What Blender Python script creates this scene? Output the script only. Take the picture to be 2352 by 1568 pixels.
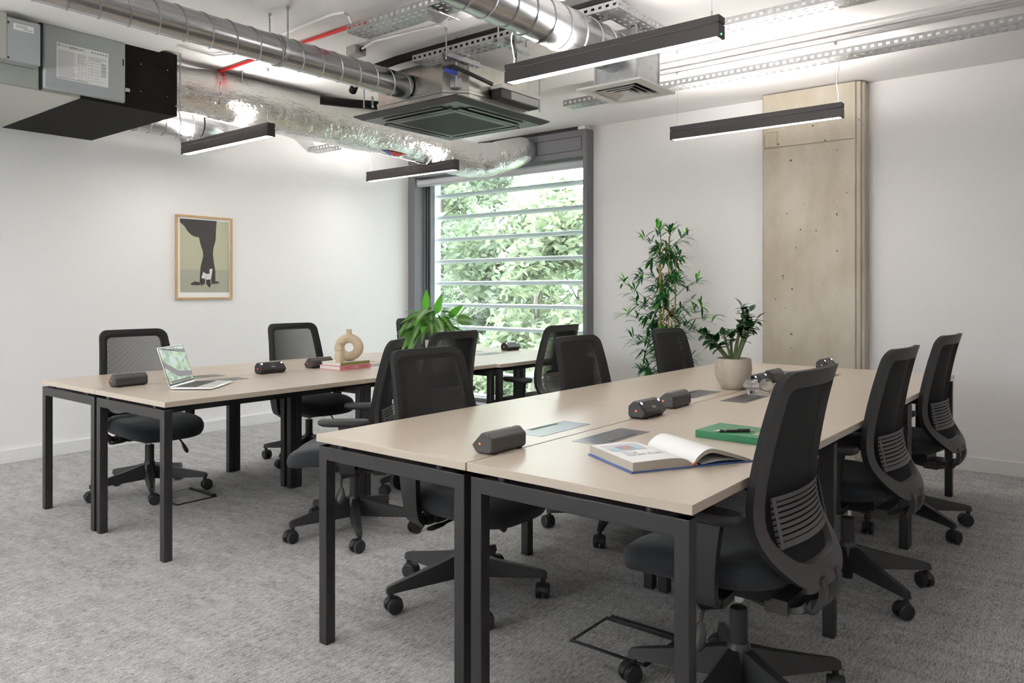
import bpy, bmesh, math, random
from mathutils import Vector, Matrix, Euler
PI = math.pi; R = math.radians
random.seed(7)
for o in list(bpy.data.objects): bpy.data.objects.remove(o)
S = bpy.context.scene; COL = S.collection

# ------------------------------------------------------------------ camera (image taken as 2352x1568)
CAM_H = 1.235; YAW = math.atan((2580. - 1176.) / 1754.3); FPX = 1754.3
cd = bpy.data.cameras.new('camera'); cam = bpy.data.objects.new('camera', cd); COL.objects.link(cam)
cam.location = (0, 0, CAM_H); cam.rotation_euler = (PI / 2, 0, YAW)
cd.sensor_width = 36; cd.sensor_fit = 'HORIZONTAL'; cd.lens = FPX / 2352 * 36; cd.shift_y = -(784 - 668) / 2352
cd.clip_start = .05; cd.clip_end = 200
S.camera = cam
# ------------------------------------------------------------------ light and exposure
LAMP_DOWN = 40.; LAMP_UP = 215.; SKY = 15.0
S.view_settings.view_transform = 'Standard'; S.view_settings.look = 'None'
S.view_settings.gamma = 1; S.view_settings.use_curve_mapping = False
S.view_settings.exposure = 0.22
W = bpy.data.worlds.new('overcast_sky'); S.world = W; W.use_nodes = True
bgn = W.node_tree.nodes['Background']; bgn.inputs[0].default_value = (.93, .96, 1, 1); bgn.inputs[1].default_value = SKY

# ------------------------------------------------------------------ materials
MATS = {}
def mat(name, col, rough=.5, metal=0., spec=.5, **k):
    if name in MATS: return MATS[name]
    m = bpy.data.materials.new(name); m.use_nodes = True
    b = m.node_tree.nodes['Principled BSDF']
    b.inputs['Base Color'].default_value = (*col, 1); b.inputs['Roughness'].default_value = rough
    b.inputs['Metallic'].default_value = metal; b.inputs['Specular IOR Level'].default_value = spec
    for key, v in k.items():
        b.inputs[key.replace('_', ' ')].default_value = v
    MATS[name] = m; return m
def nodes(m):
    nt = m.node_tree; return nt, nt.nodes, nt.links, nt.nodes['Principled BSDF']
def noise_col(m, c1, c2, scale=(1, 1, 1), nscale=5., detail=4, lo=.35, hi=.65, coord='Object', rough=.6):
    nt, N, L, b = nodes(m)
    tc = N.new('ShaderNodeTexCoord'); mp = N.new('ShaderNodeMapping'); mp.inputs['Scale'].default_value = scale
    n = N.new('ShaderNodeTexNoise'); n.inputs['Scale'].default_value = nscale; n.inputs['Detail'].default_value = detail
    n.inputs['Roughness'].default_value = rough
    r = N.new('ShaderNodeValToRGB'); r.color_ramp.elements[0].position = lo; r.color_ramp.elements[1].position = hi
    r.color_ramp.elements[0].color = (*c1, 1); r.color_ramp.elements[1].color = (*c2, 1)
    L.new(tc.outputs[coord], mp.inputs[0]); L.new(mp.outputs[0], n.inputs[0]); L.new(n.outputs[0], r.inputs[0])
    L.new(r.outputs[0], b.inputs['Base Color']); return mp, n, r
def bump(m, nscale=50., strength=.2, dist=.01, scale=(1, 1, 1), detail=3, coord='Object'):
    nt, N, L, b = nodes(m)
    tc = N.new('ShaderNodeTexCoord'); mp = N.new('ShaderNodeMapping'); mp.inputs['Scale'].default_value = scale
    n = N.new('ShaderNodeTexNoise'); n.inputs['Scale'].default_value = nscale; n.inputs['Detail'].default_value = detail
    bp = N.new('ShaderNodeBump'); bp.inputs['Strength'].default_value = strength; bp.inputs['Distance'].default_value = dist
    L.new(tc.outputs[coord], mp.inputs[0]); L.new(mp.outputs[0], n.inputs[0]); L.new(n.outputs[0], bp.inputs['Height'])
    L.new(bp.outputs[0], b.inputs['Normal']); return bp
def emis(name, col, strength):
    if name in MATS: return MATS[name]
    m = mat(name, col, .5); b = m.node_tree.nodes['Principled BSDF']
    b.inputs['Emission Color'].default_value = (*col, 1); b.inputs['Emission Strength'].default_value = strength; return m

wall_m = mat('white_wall_paint', (.855, .835, .83), .75); bump(wall_m, 60, .06, .004)
ceil_m = mat('white_ceiling_paint', (.855, .838, .832), .8); bump(ceil_m, 9, .12, .02)
base_m = mat('white_skirting_paint', (.82, .81, .80), .45)
carpet_m = mat('grey_carpet', (.3, .3, .31), .95, spec=.1)
def carpet():
    nt, N, L, b = nodes(carpet_m)
    tc = N.new('ShaderNodeTexCoord')
    def nz(scale, ns, det, ro=.6):
        mp = N.new('ShaderNodeMapping'); mp.inputs['Scale'].default_value = scale
        n = N.new('ShaderNodeTexNoise'); n.inputs['Scale'].default_value = ns; n.inputs['Detail'].default_value = det; n.inputs['Roughness'].default_value = ro
        L.new(tc.outputs['Object'], mp.inputs[0]); L.new(mp.outputs[0], n.inputs[0]); return n
    a = nz((1, .16, 1), 190, 3); c = nz((1, .55, 1), 230, 2); d = nz((.35, 1, 1), 14, 4); e = nz((1, .06, 1), 60, 2)
    def math_(op, x, y):
        m = N.new('ShaderNodeMath'); m.operation = op
        for i, q in enumerate((x, y)):
            if isinstance(q, (int, float)): m.inputs[i].default_value = q
            else: L.new(q, m.inputs[i])
        return m.outputs[0]
    s = math_('ADD', math_('MULTIPLY', a.outputs[0], .42), math_('MULTIPLY', c.outputs[0], .30))
    s = math_('ADD', s, math_('ADD', math_('MULTIPLY', d.outputs[0], .16), math_('MULTIPLY', e.outputs[0], .12)))
    r = N.new('ShaderNodeValToRGB')
    r.color_ramp.elements[0].position = .38; r.color_ramp.elements[0].color = (.13, .128, .13, 1)
    r.color_ramp.elements[1].position = .60; r.color_ramp.elements[1].color = (.54, .533, .53, 1)
    q = r.color_ramp.elements.new(.50); q.color = (.37, .363, .362, 1)
    L.new(s, r.inputs[0]); L.new(r.outputs[0], b.inputs['Base Color'])
    bp = N.new('ShaderNodeBump'); bp.inputs['Strength'].default_value = .5; bp.inputs['Distance'].default_value = .006
    L.new(s, bp.inputs['Height']); L.new(bp.outputs[0], b.inputs['Normal'])
carpet()
desk_m = mat('beige_laminate', (.53, .45, .37), .31, spec=.7); bump(desk_m, 400, .03, .001)
black_m = mat('black_powder_coat', (.018, .017, .018), .42); bump(black_m, 700, .05, .001)
plast_m = mat('black_plastic', (.014, .014, .015), .45)
gplast_m = mat('dark_grey_plastic', (.045, .042, .042), .5)
fab_m = mat('black_fabric', (.012, .015, .02), .8, spec=.25, Sheen_Weight=.25); bump(fab_m, 900, .2, .001)
chrome_m = mat('chrome', (.75, .75, .75), .15, 1)
galv_m = mat('galvanised_steel', (.50, .51, .52), .34, 1); noise_col(galv_m, (.40, .41, .42), (.58, .59, .60), (1, 1, 1), 28, 5, .3, .7)
zinc_m = mat('zinc_plated_sheet', (.56, .55, .50), .28, 1); noise_col(zinc_m, (.50, .49, .44), (.62, .61, .57), (1, 1, 1), 6, 3, .3, .7)
duct_m = mat('spiral_duct_steel', (.46, .465, .475), .27, 1); noise_col(duct_m, (.38, .385, .395), (.52, .525, .535), (14, 1, 14), 4, 5, .3, .7)
seam_m = mat('duct_seam_steel', (.36, .365, .375), .4, 1)
foil_m = mat('foil_insulation', (.80, .79, .77), .22, 1)
def foil():
    nt, N, L, b = nodes(foil_m)
    tc = N.new('ShaderNodeTexCoord')
    h = None
    for sc, ns, w in (((1, 1, 1), 9, .55), ((1, .25, 1), 45, .3), ((1, 1, 1), 30, .25)):
        mp = N.new('ShaderNodeMapping'); mp.inputs['Scale'].default_value = sc
        n = N.new('ShaderNodeTexNoise'); n.inputs['Scale'].default_value = ns; n.inputs['Detail'].default_value = 4; n.inputs['Distortion'].default_value = .6
        L.new(tc.outputs['Object'], mp.inputs[0]); L.new(mp.outputs[0], n.inputs[0])
        m = N.new('ShaderNodeMath'); m.operation = 'MULTIPLY'; m.inputs[1].default_value = w; L.new(n.outputs[0], m.inputs[0])
        if h is None: h = m.outputs[0]
        else:
            ad = N.new('ShaderNodeMath'); ad.operation = 'ADD'; L.new(h, ad.inputs[0]); L.new(m.outputs[0], ad.inputs[1]); h = ad.outputs[0]
    bp = N.new('ShaderNodeBump'); bp.inputs['Strength'].default_value = .75; bp.inputs['Distance'].default_value = .03
    L.new(h, bp.inputs['Height']); L.new(bp.outputs[0], b.inputs['Normal'])
foil()
ahu_m = mat('grey_painted_sheet', (.40, .43, .44), .45)
cream_m = mat('cream_zinc_sheet', (.50, .50, .46), .4, .5)
felt_m = mat('black_insulation_board', (.012, .011, .011), .85, spec=.15)
white_m = mat('white_plastic', (.80, .79, .77), .4)
paper_m = mat('white_paper', (.85, .85, .84), .7)
red_m = mat('red_conduit', (.65, .03, .03), .4)
gframe_m = mat('grey_window_frame', (.16, .16, .175), .4)
dark_m = mat('dark_gasket', (.01, .012, .012), .5)
blind_m = mat('grey_blind_fabric', (.55, .56, .58), .8)
oak_m = mat('oak_frame', (.52, .33, .15), .5); noise_col(oak_m, (.46, .29, .13), (.60, .40, .20), (1, 1, 10), 20, 3)
conc_m = mat('raw_concrete', (.34, .30, .24), .85, spec=.2)
def concrete(m, c1, c2, c3, ns=3., pits=True):
    nt, N, L, b = nodes(m)
    mp, n, r = noise_col(m, c1, c2, (1, 1, .45), ns, 7, .36, .64, rough=.62)
    tc = N.new('ShaderNodeTexCoord'); v = N.new('ShaderNodeTexNoise'); v.inputs['Scale'].default_value = ns * 9; v.inputs['Detail'].default_value = 2
    rr = N.new('ShaderNodeValToRGB'); rr.color_ramp.elements[0].position = .70; rr.color_ramp.elements[1].position = .80
    L.new(tc.outputs['Object'], v.inputs[0]); L.new(v.outputs[0], rr.inputs[0])
    mx = N.new('ShaderNodeMixRGB'); mx.inputs[2].default_value = (*c3, 1)
    L.new(rr.outputs[0], mx.inputs[0]); L.new(r.outputs[0], mx.inputs[1])
    v2 = N.new('ShaderNodeTexNoise'); v2.inputs['Scale'].default_value = ns * 11; v2.inputs['Detail'].default_value = 1
    mp2 = N.new('ShaderNodeMapping'); mp2.inputs['Location'].default_value = (5, 3, 9); L.new(tc.outputs['Object'], mp2.inputs[0]); L.new(mp2.outputs[0], v2.inputs[0])
    r2 = N.new('ShaderNodeValToRGB'); r2.color_ramp.elements[0].position = .80; r2.color_ramp.elements[1].position = .83
    L.new(v2.outputs[0], r2.inputs[0])
    mx2 = N.new('ShaderNodeMixRGB'); mx2.inputs[2].default_value = (.10, .07, .035, 1)
    L.new(r2.outputs[0], mx2.inputs[0]); L.new(mx.outputs[0], mx2.inputs[1]); L.new(mx2.outputs[0], b.inputs['Base Color'])
    bp = N.new('ShaderNodeBump'); bp.inputs['Strength'].default_value = .35; bp.inputs['Distance'].default_value = .01
    L.new(n.outputs[0], bp.inputs['Height']); L.new(bp.outputs[0], b.inputs['Normal'])
concrete(conc_m, (.43, .375, .29), (.56, .52, .44), (.64, .60, .52))
pot_m = mat('concrete_pot', (.42, .38, .32), .8, spec=.2); concrete(pot_m, (.36, .31, .245), (.50, .455, .39), (.55, .50, .43), 9)
glass_m = mat('clear_glass', (.97, .97, .97), .08, Transmission_Weight=.9, IOR=1.35)
pane_m = bpy.data.materials.new('window_pane_glass'); pane_m.use_nodes = True
def pane():
    nt = pane_m.node_tree; N = nt.nodes; L = nt.links; N.remove(N['Principled BSDF'])
    t = N.new('ShaderNodeBsdfTransparent'); t.inputs[0].default_value = (.93, .96, .95, 1)
    g = N.new('ShaderNodeBsdfGlossy'); g.inputs['Roughness'].default_value = .02
    mx = N.new('ShaderNodeMixShader'); mx.inputs[0].default_value = .06
    L.new(t.outputs[0], mx.inputs[1]); L.new(g.outputs[0], mx.inputs[2]); L.new(mx.outputs[0], N['Material Output'].inputs[0])
pane()
net_m = mat('black_back_mesh', (.012, .012, .013), .7, spec=.3)
lamp_dn = emis('lamp_diffuser_light', (1., .955, .912), LAMP_DOWN)
lamp_up = emis('lamp_uplight', (1., .955, .912), LAMP_UP)
brown_m = mat('dark_bronze_extrusion', (.032, .026, .027), .42)
led_red = emis('red_indicator', (1, .06, .02), 2.5); led_blue = emis('cool_usb_light', (.6, .65, 1), 5.); led_green = emis('green_indicator', (.1, 1, .3), 3.)
ceramic_m = mat('matt_cream_ceramic', (.62, .50, .36), .7, spec=.3)
soil_m = mat('soil', (.03, .02, .012), .95)
alu_m = mat('brushed_aluminium', (.78, .78, .79), .32, .9)
ink_m = mat('dark_ink', (.03, .03, .035), .6); grey_ink = mat('grey_ink', (.30, .30, .31), .7); pale_ink = mat('pale_ink', (.75, .72, .72), .7)

# ------------------------------------------------------------------ mesh helpers
class MB:
    def __init__(s): s.v = []; s.f = []; s.mi = []; s.cur = 0
    def add(s, vs, fs):
        o = len(s.v); s.v += [tuple(p) for p in vs]; s.f += [tuple(i + o for i in f) for f in fs]; s.mi += [s.cur] * len(fs); return s
    def box(s, x0, x1, y0, y1, z0, z1, M=None):
        vs = [(x, y, z) for z in (z0, z1) for y in (y0, y1) for x in (x0, x1)]
        if M is not None: vs = [M @ Vector(p) for p in vs]
        return s.add(vs, [(0, 2, 3, 1), (4, 5, 7, 6), (0, 1, 5, 4), (2, 6, 7, 3), (0, 4, 6, 2), (1, 3, 7, 5)])
    def tube(s, path, r, n=10, caps=True, ry=None, up=None, closed=False):
        P = [Vector(p) for p in path]; k = len(P)
        rr = r if isinstance(r, (list, tuple)) else [r] * k
        ryy = ry if isinstance(ry, (list, tuple)) else ([ry] * k if ry is not None else rr)
        vs = []; ref = Vector(up) if up else None; prev = None
        for i in range(k):
            a = P[i - 1] if (i > 0 or closed) else P[i]; b = P[(i + 1) % k] if (i < k - 1 or closed) else P[i]
            t = (b - a).normalized()
            if ref is not None: u = (ref - t * ref.dot(t)).normalized()
            elif prev is None:
                u = Vector((0, 0, 1)) if abs(t.z) < .9 else Vector((1, 0, 0)); u = (u - t * u.dot(t)).normalized()
            else: u = (prev - t * prev.dot(t)).normalized()
            prev = u; w = t.cross(u)
            for j in range(n):
                an = 2 * PI * (j + .5 * (n == 4)) / n; q = 1.41421 if n == 4 else 1
                vs.append(P[i] + u * math.cos(an) * rr[i] * q + w * math.sin(an) * ryy[i] * q)
        fs = []
        for i in range(k if closed else k - 1):
            for j in range(n):
                a = i * n + j; b = i * n + (j + 1) % n; c = ((i + 1) % k) * n + (j + 1) % n; d = ((i + 1) % k) * n + j
                fs.append((a, b, c, d))
        if caps and not closed:
            fs.append(tuple(range(n - 1, -1, -1))); fs.append(tuple((k - 1) * n + j for j in range(n)))
        return s.add(vs, fs)
    def cyl(s, p0, p1, r, n=16, r1=None): return s.tube([p0, p1], [r, r if r1 is None else r1], n)
    def lathe(s, prof, n=24, o=(0, 0, 0), capb=True, capt=True):
        k = len(prof); vs = [(o[0] + r * math.cos(2 * PI * j / n), o[1] + r * math.sin(2 * PI * j / n), o[2] + z) for r, z in prof for j in range(n)]
        fs = [(i * n + j, i * n + (j + 1) % n, (i + 1) * n + (j + 1) % n, (i + 1) * n + j) for i in range(k - 1) for j in range(n)]
        if capb: fs.append(tuple(range(n - 1, -1, -1)))
        if capt: fs.append(tuple((k - 1) * n + j for j in range(n)))
        return s.add(vs, fs)
    def prism(s, poly, vec):
        n = len(poly); P = [Vector(p) for p in poly]; V = Vector(vec)
        return s.add(P + [p + V for p in P], [tuple(range(n - 1, -1, -1)), tuple(range(n, 2 * n))] + [(i, (i + 1) % n, n + (i + 1) % n, n + i) for i in range(n)])
    def rings(s, rs, capb=True, capt=True):
        n = len(rs[0]); vs = [p for r in rs for p in r]
        fs = [(i * n + j, i * n + (j + 1) % n, (i + 1) * n + (j + 1) % n, (i + 1) * n + j) for i in range(len(rs) - 1) for j in range(n)]
        if capb: fs.append(tuple(range(n - 1, -1, -1)))
        if capt: fs.append(tuple((len(rs) - 1) * n + j for j in range(n)))
        return s.add(vs, fs)
    def grid(s, fn, nu, nv):
        vs = [fn(i / nu, j / nv) for j in range(nv + 1) for i in range(nu + 1)]
        return s.add(vs, [(j * (nu + 1) + i, j * (nu + 1) + i + 1, (j + 1) * (nu + 1) + i + 1, (j + 1) * (nu + 1) + i) for j in range(nv) for i in range(nu)])
    def perf(s, o, du, dv, nu, nv, fu=.5, fv=.4, t=.0012, stag=False):
        """perforated plate: nu x nv cells over vectors du, dv from corner o, each with a rectangular hole"""
        o = Vector(o); du = Vector(du) / nu; dv = Vector(dv) / nv
        for j in range(nv):
            for i in range(nu):
                c = o + du * i + dv * j; a = (1 - fu) / 2; b = (1 - fv) / 2
                if stag and j % 2: a0, a1 = .08, .08 + fu
                else: a0, a1 = a, 1 - a
                q = [c, c + du, c + du + dv, c + dv, c + du * a0 + dv * b, c + du * a1 + dv * b, c + du * a1 + dv * (1 - b), c + du * a0 + dv * (1 - b)]
                s.add(q, [(0, 1, 5, 4), (1, 2, 6, 5), (2, 3, 7, 6), (3, 0, 4, 7)])
        return s
    def mesh(s, name, mats, smooth=35):
        me = bpy.data.meshes.new(name); me.from_pydata(s.v, [], s.f)
        for m in (mats if isinstance(mats, (list, tuple)) else [mats]): me.materials.append(m)
        me.polygons.foreach_set('material_index', s.mi)
        bm = bmesh.new(); bm.from_mesh(me); bmesh.ops.recalc_face_normals(bm, faces=bm.faces); bm.to_mesh(me); bm.free()
        if smooth:
            me.shade_smooth(); me.set_sharp_from_angle(angle=R(smooth))
        else: me.shade_flat()
        me.update(); return me
    def build(s, name, mats, parent=None, bevel=0, smooth=35, loc=None, rot=None, sub=0, solid=0):
        o = bpy.data.objects.new(name, s.mesh(name, mats, smooth)); COL.objects.link(o)
        if parent: o.parent = parent
        if loc: o.location = loc
        if rot: o.rotation_euler = rot
        if solid: md = o.modifiers.new('thickness', 'SOLIDIFY'); md.thickness = solid; md.offset = 0
        if bevel: md = o.modifiers.new('edge', 'BEVEL'); md.width = bevel; md.segments = 2; md.limit_method = 'ANGLE'; md.angle_limit = R(40)
        if sub: md = o.modifiers.new('smooth', 'SUBSURF'); md.levels = sub; md.render_levels = sub
        return o
def tag(o, label=None, cat=None, group=None, kind=None):
    if label: o['label'] = label
    if cat: o['category'] = cat
    if group: o['group'] = group
    if kind: o['kind'] = kind
    return o
def thing(name, label, cat, loc=(0, 0, 0), rz=0, group=None):
    o = bpy.data.objects.new(name, None); COL.objects.link(o); o.empty_display_size = .1
    o.location = loc; o.rotation_euler = (0, 0, rz); return tag(o, label, cat, group)
def struct(name, mb, m, parent=None, **k):
    o = mb.build(name, m, parent, **k)
    if parent is None: o['kind'] = 'structure'
    return o
def copy_tree(o, parent=None):
    c = o.copy(); COL.objects.link(c)
    if parent: c.parent = parent
    for ch in list(o.children): copy_tree(ch, c)
    return c
def box(*a): return MB().box(*a)
def shared(name, me, parent, loc=(0, 0, 0), rot=(0, 0, 0), sc=(1, 1, 1)):
    o = bpy.data.objects.new(name, me); COL.objects.link(o); o.parent = parent
    o.location = loc; o.rotation_euler = rot; o.scale = sc; return o
def text(name, body, size, m, parent, loc, xdir, ydir, depth=.0004, spacing=1.):
    cu = bpy.data.curves.new(name, 'FONT'); cu.body = body; cu.size = size; cu.extrude = depth; cu.align_x = 'LEFT'; cu.space_character = spacing
    t = bpy.data.objects.new(name, cu); COL.objects.link(t)
    bpy.context.view_layer.update()
    me = bpy.data.meshes.new_from_object(t.evaluated_get(bpy.context.evaluated_depsgraph_get()))
    bpy.data.objects.remove(t); bpy.data.curves.remove(cu)
    me.materials.clear(); me.materials.append(m)
    o = bpy.data.objects.new(name, me); COL.objects.link(o); o.parent = parent
    x = Vector(xdir).normalized(); y = Vector(ydir).normalized(); z = x.cross(y)
    M = Matrix((x, y, z)).transposed().to_4x4(); M.translation = Vector(loc); o.matrix_local = M
    return o
CR = Vector((math.cos(YAW), math.sin(YAW), 0)); CF = Vector((-math.sin(YAW), math.cos(YAW), 0))
def at(u, v, **k):
    """photo pixel -> point on the plane X=, Y= or Z="""
    d = CF + CR * ((u - 1176) / FPX) + Vector((0, 0, (668 - v) / FPX)); c = Vector((0, 0, CAM_H))
    ax, val = list(k.items())[0]; i = 'XYZ'.index(ax); return c + d * ((val - c[i]) / d[i])

# ================================================================== ROOM
XL, YB, ZC = -6.26, 6.07, 2.775; XR, YN = 1.9, -2.6
struct('floor', box(XL, XR, YN, YB + .3, -.12, 0), carpet_m)
ce = struct('ceiling', box(XL - .1, XR + .1, YN - .1, YB + .35, ZC, ZC + .2), ceil_m)
struct('wall_left', box(XL - .2, XL, YN, YB + .32, -.12, ZC), wall_m)
struct('wall_right', box(XR, XR + .2, YN, YB + .32, -.12, ZC), wall_m)
wn = MB(); wn.box(XL, -4.5, YN - .2, YN, -.12, ZC); wn.box(-2.5, XR, YN - .2, YN, -.12, ZC); wn.box(-4.5, -2.5, YN - .2, YN, 2.4, ZC); wn.box(-4.5, -2.5, YN - .2, YN, -.12, .9)  # opening lets in daylight for the added fill window
struct('wall_near', wn, wall_m)
wb = MB(); wb.box(-3.88, XR, YB, YB + .32, -.12, ZC); wb.box(XL, -3.88, YB, YB + .32, 2.74, ZC)
struct('wall_back', wb, wall_m)
struct('baseboard_left', box(XL, XL + .02, YN, YB - .12, 0, .098), base_m, bevel=.003)
bb = MB(); bb.box(-3.88, -2.213, YB - .02, YB, 0, .098); bb.box(-1.47, XR, YB - .02, YB, 0, .098)
struct('baseboard_back', bb, base_m, bevel=.003)
struct('trim_1', box(XL, XR, YN, 2.39, ZC - .022, ZC), ceil_m)      # slightly lower near soffit
# ribbed strip on the ceiling
rb = MB(); n = 4
for i in range(n):
    y = 4.655 + i * .064
    pr = [(-2.9, y + .032 + .024 * math.cos(t), ZC + .002 - .019 * math.sin(t)) for t in [PI * k / 8 for k in range(9)]]
    rb.prism(pr, (XR + 2.9, 0, 0))
struct('trim_2', rb, ceil_m)
# concrete column with a chamfered right corner and a cast groove
cx0, cx1, cyf = -2.212, -1.471, 5.90
cm = MB(); cm.prism([(cx0, YB, 0), (cx0, cyf + .012, 0), (cx0 + .012, cyf, 0), (cx1 - .052, cyf, 0), (cx1 - .05, cyf + .018, 0), (cx1 - .022, cyf + .02, 0), (cx1 - .016, cyf + .045, 0), (cx1, cyf + .052, 0), (cx1, YB, 0)], (0, 0, ZC - .012))
colm = struct('concrete_column', cm, conc_m, smooth=0, bevel=.004)
jl = MB(); jl.box(cx0 + .02, cx1 - .06, cyf - .0035, cyf + .001, 2.345, 2.350); jl.box(cx0 + .02, cx0 + .09, cyf - .003, cyf + .001, 2.350, 2.355)
jl.box(cx0 + .02, cx0 + .024, cyf - .003, cyf + .001, 2.35, 2.455); jl.box(cx0 + .118, cx0 + .121, cyf - .003, cyf + .001, 2.35, 2.47); jl.box(cx0 + .03, cx0 + .119, cyf - .0025, cyf + .001, 2.466, 2.469)
jl.build('shutter_joint', mat('concrete_joint', (.27, .23, .18), .9), colm)
pm = MB()
random.seed(3)
for i in range(16):
    x = random.uniform(cx0 + .06, cx1 - .12); z = random.uniform(.85, 2.65); r = random.uniform(.003, .009)
    pm.lathe([(r, 0), (r * .6, .002), (.0005, .003)], 7, (0, 0, 0))
    k = 21
    pm.v[-k:] = [(x + a * random.uniform(.7, 1.5), cyf - c, z + b) for a, b, c in pm.v[-k:]]
pm.build('blow_holes', mat('pit_brown', (.14, .10, .06), .95), colm)

# ------------------------------------------------------------------ window
YF, YG = 5.956, 6.15
win = bpy.data.objects.new('window_1', None); COL.objects.link(win); win.location = (-5.03, 6.1, 0); win['kind'] = 'structure'
win['label'] = 'tall grey framed window with louvres outside'
W0 = Vector((-5.03, 6.1, 0))
def wpart(name, mb, m, **k): o = mb.build(name, m, win, **k); o.location = -W0; return o
j = MB(); j.prism([(-3.88, YB + .01, 0), (-3.88, YF + .006, 0), (-3.886, YF, 0), (-3.922, YF, 0), (-3.922, YB + .2, 0), (-3.88, YB + .2, 0)], (0, 0, 2.74)); wpart('window_jamb', j, gframe_m)
j = MB(); j.box(-6.258, -6.155, YF, YB + .2, 0, 2.74); wpart('window_jamb', j, gframe_m, bevel=.004)
h = MB(); h.box(-6.155, -3.922, YF, YB + .19, 2.49, 2.546); h.box(-6.155, -3.922, YF, YB + .19, 2.68, 2.74); h.box(-6.155, -3.922, YF + .012, YB + .19, 2.546, 2.68); h.box(-3.935, -3.922, YF, YB + .1, 2.546, 2.68)
wpart('window_header', h, gframe_m)
wpart('header_panel', box(-6.10, -3.940, YF - .001, YF + .011, 2.551, 2.675), gframe_m, bevel=.002)
wpart('shadow_gap', box(-6.15, -3.95, YF + .006, YF + .04, 2.741, 2.773), dark_m)
s = MB(); s.box(-6.155, -6.128, YG - .05, YG - .03, .05, 2.49); s.box(-6.128, -6.112, YG - .035, YG + .02, .05, 2.49); s.box(-6.112, -6.085, YG - .01, YG + .05, .05, 2.49)
wpart('window_sash', s, gframe_m)
s = MB(); s.box(-6.127, -6.117, YG - .047, YG - .036, .05, 2.49); s.box(-6.111, -6.104, YG - .024, YG - .012, .05, 2.49)
wpart('gasket', s, dark_m)
s = MB(); s.box(-6.155, -3.922, YF + .02, YG + .05, 0, .055); s.box(-6.085, -3.922, YG, YG + .05, .055, .09)
wpart('window_sill', s, gframe_m, bevel=.003)
s = MB(); s.box(-3.96, -3.922, YG - .01, YG + .05, .05, 2.49); s.box(-6.085, -3.96, YG, YG + .05, 2.44, 2.49); wpart('window_sash', s, gframe_m)
wpart('window_pane', box(-6.085, -3.96, YG + .015, YG + .021, .09, 2.44), pane_m)
w2 = bpy.data.objects.new('added_fill_window', None); COL.objects.link(w2); w2.location = (-3.5, YN - .1, 0); w2['kind'] = 'structure'; w2['label'] = 'unseen window added behind the camera for fill daylight'  # unseen window, added to brighten the back and left walls
f2 = MB()
for x in (-.97, 0, .97): f2.box(x - .03, x + .03, -.04, .04, .9, 2.4)
f2.box(-1., 1., -.04, .04, .9, .96); f2.box(-1., 1., -.04, .04, 2.34, 2.4); f2.build('window_frame', gframe_m, w2)
for x in (-.94, .03): box(x, x + .91, -.003, .003, .96, 2.34).build('window_pane', pane_m, w2)
rbm = MB(); rbm.cyl((-6.14, 6.02, 2.437), (-3.928, 6.02, 2.437), .034, 20)
bl = thing('roller_blind', 'rolled up grey roller blind across the top of the window', 'blind', (-5.03, 6.02, 2.40)); o = rbm.build('blind_roll', blind_m, bl); o.location = (5.03, -6.02, -2.40)
o = box(-6.145, -3.925, 6.012, 6.028, 2.392, 2.408).build('bottom_bar', mat('blind_bar', (.6, .61, .63), .5), bl, bevel=.002); o.location = (5.03, -6.02, -2.40)
for x in (-6.15, -3.925):
    o = box(x, x + .005, 5.985, 6.055, 2.40, 2.475).build('blind_bracket', white_m, bl); o.location = (5.03, -6.02, -2.40)
det = thing('window_sensor', 'small white plastic sensor box above the right corner of the window', 'sensor', (-3.93, 6.0, 2.745))
box(-.05, .03, -.045, .05, -.004, .028).build('sensor_box', white_m, det, bevel=.004)

# ================================================================== OUTSIDE
alu_w = mat('white_louvre_aluminium', (.62, .65, .70), .4)
lv = thing('facade_louvre', 'white horizontal louvre blades on a post outside the window', 'louvre', (-5.2, 6.45, -1))
for i in range(-1, 6):
    z = 1.235 + (.087 + .25 * i) * 1.0125
    pr = [(-8.2, 6.48 + .075 * math.cos(t), z + .024 * math.sin(t)) for t in [2 * PI * k / 14 for k in range(14)]]
    o = MB().prism(pr, (4.65, 0, 0)).build('louvre_blade', alu_w, lv); o.location = (5.2, -6.45, 1)
for i in (-2, -3, -4, -5):
    z = 1.235 + (.087 + .25 * i) * 1.0125
    pr = [(-8.2, 6.48 + .075 * math.cos(t), z + .024 * math.sin(t)) for t in [2 * PI * k / 14 for k in range(14)]]
    o = MB().prism(pr, (4.65, 0, 0)).build('louvre_blade', alu_w, lv); o.location = (5.2, -6.45, 1)
o = box(-6.62, -6.46, 6.57, 6.69, -3.6, 2.8).build('louvre_post', alu_w, lv); o.location = (5.2, -6.45, 1)
struct('unseen_sky_blocker', box(-11, 4, YB + .32, 8.1, 2.86, 3.1), mat('grey_blocker', (.5, .5, .5), .8))  # slab added out of view to cut high sky light through the window
struct('unseen_side_light_blocker', box(-3.5, -2.5, YB + .33, 16, -3.6, 5), MATS['grey_blocker'])  # block added out of view to keep side light off the left wall
grass_m = mat('lawn', (.12, .2, .05), .9)
gr = box(-45, 20, 6.9, 60, -3.8, -3.6).build('ground', grass_m); gr['kind'] = 'structure'
bark_m = mat('bark', (.13, .125, .10), .9)
def leaf_mat(name, c, tr):
    m = mat(name, c, .5, spec=.3); m.node_tree.nodes['Principled BSDF'].inputs['Transmission Weight'].default_value = 0
    nt, N, L, b = nodes(m); t = N.new('ShaderNodeBsdfTranslucent'); t.inputs[0].default_value = (*[min(1, q * 1.25) for q in c], 1)
    mx = N.new('ShaderNodeMixShader'); mx.inputs[0].default_value = tr
    L.new(b.outputs[0], mx.inputs[1]); L.new(t.outputs[0], mx.inputs[2]); L.new(mx.outputs[0], N['Material Output'].inputs[0]); return m
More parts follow.
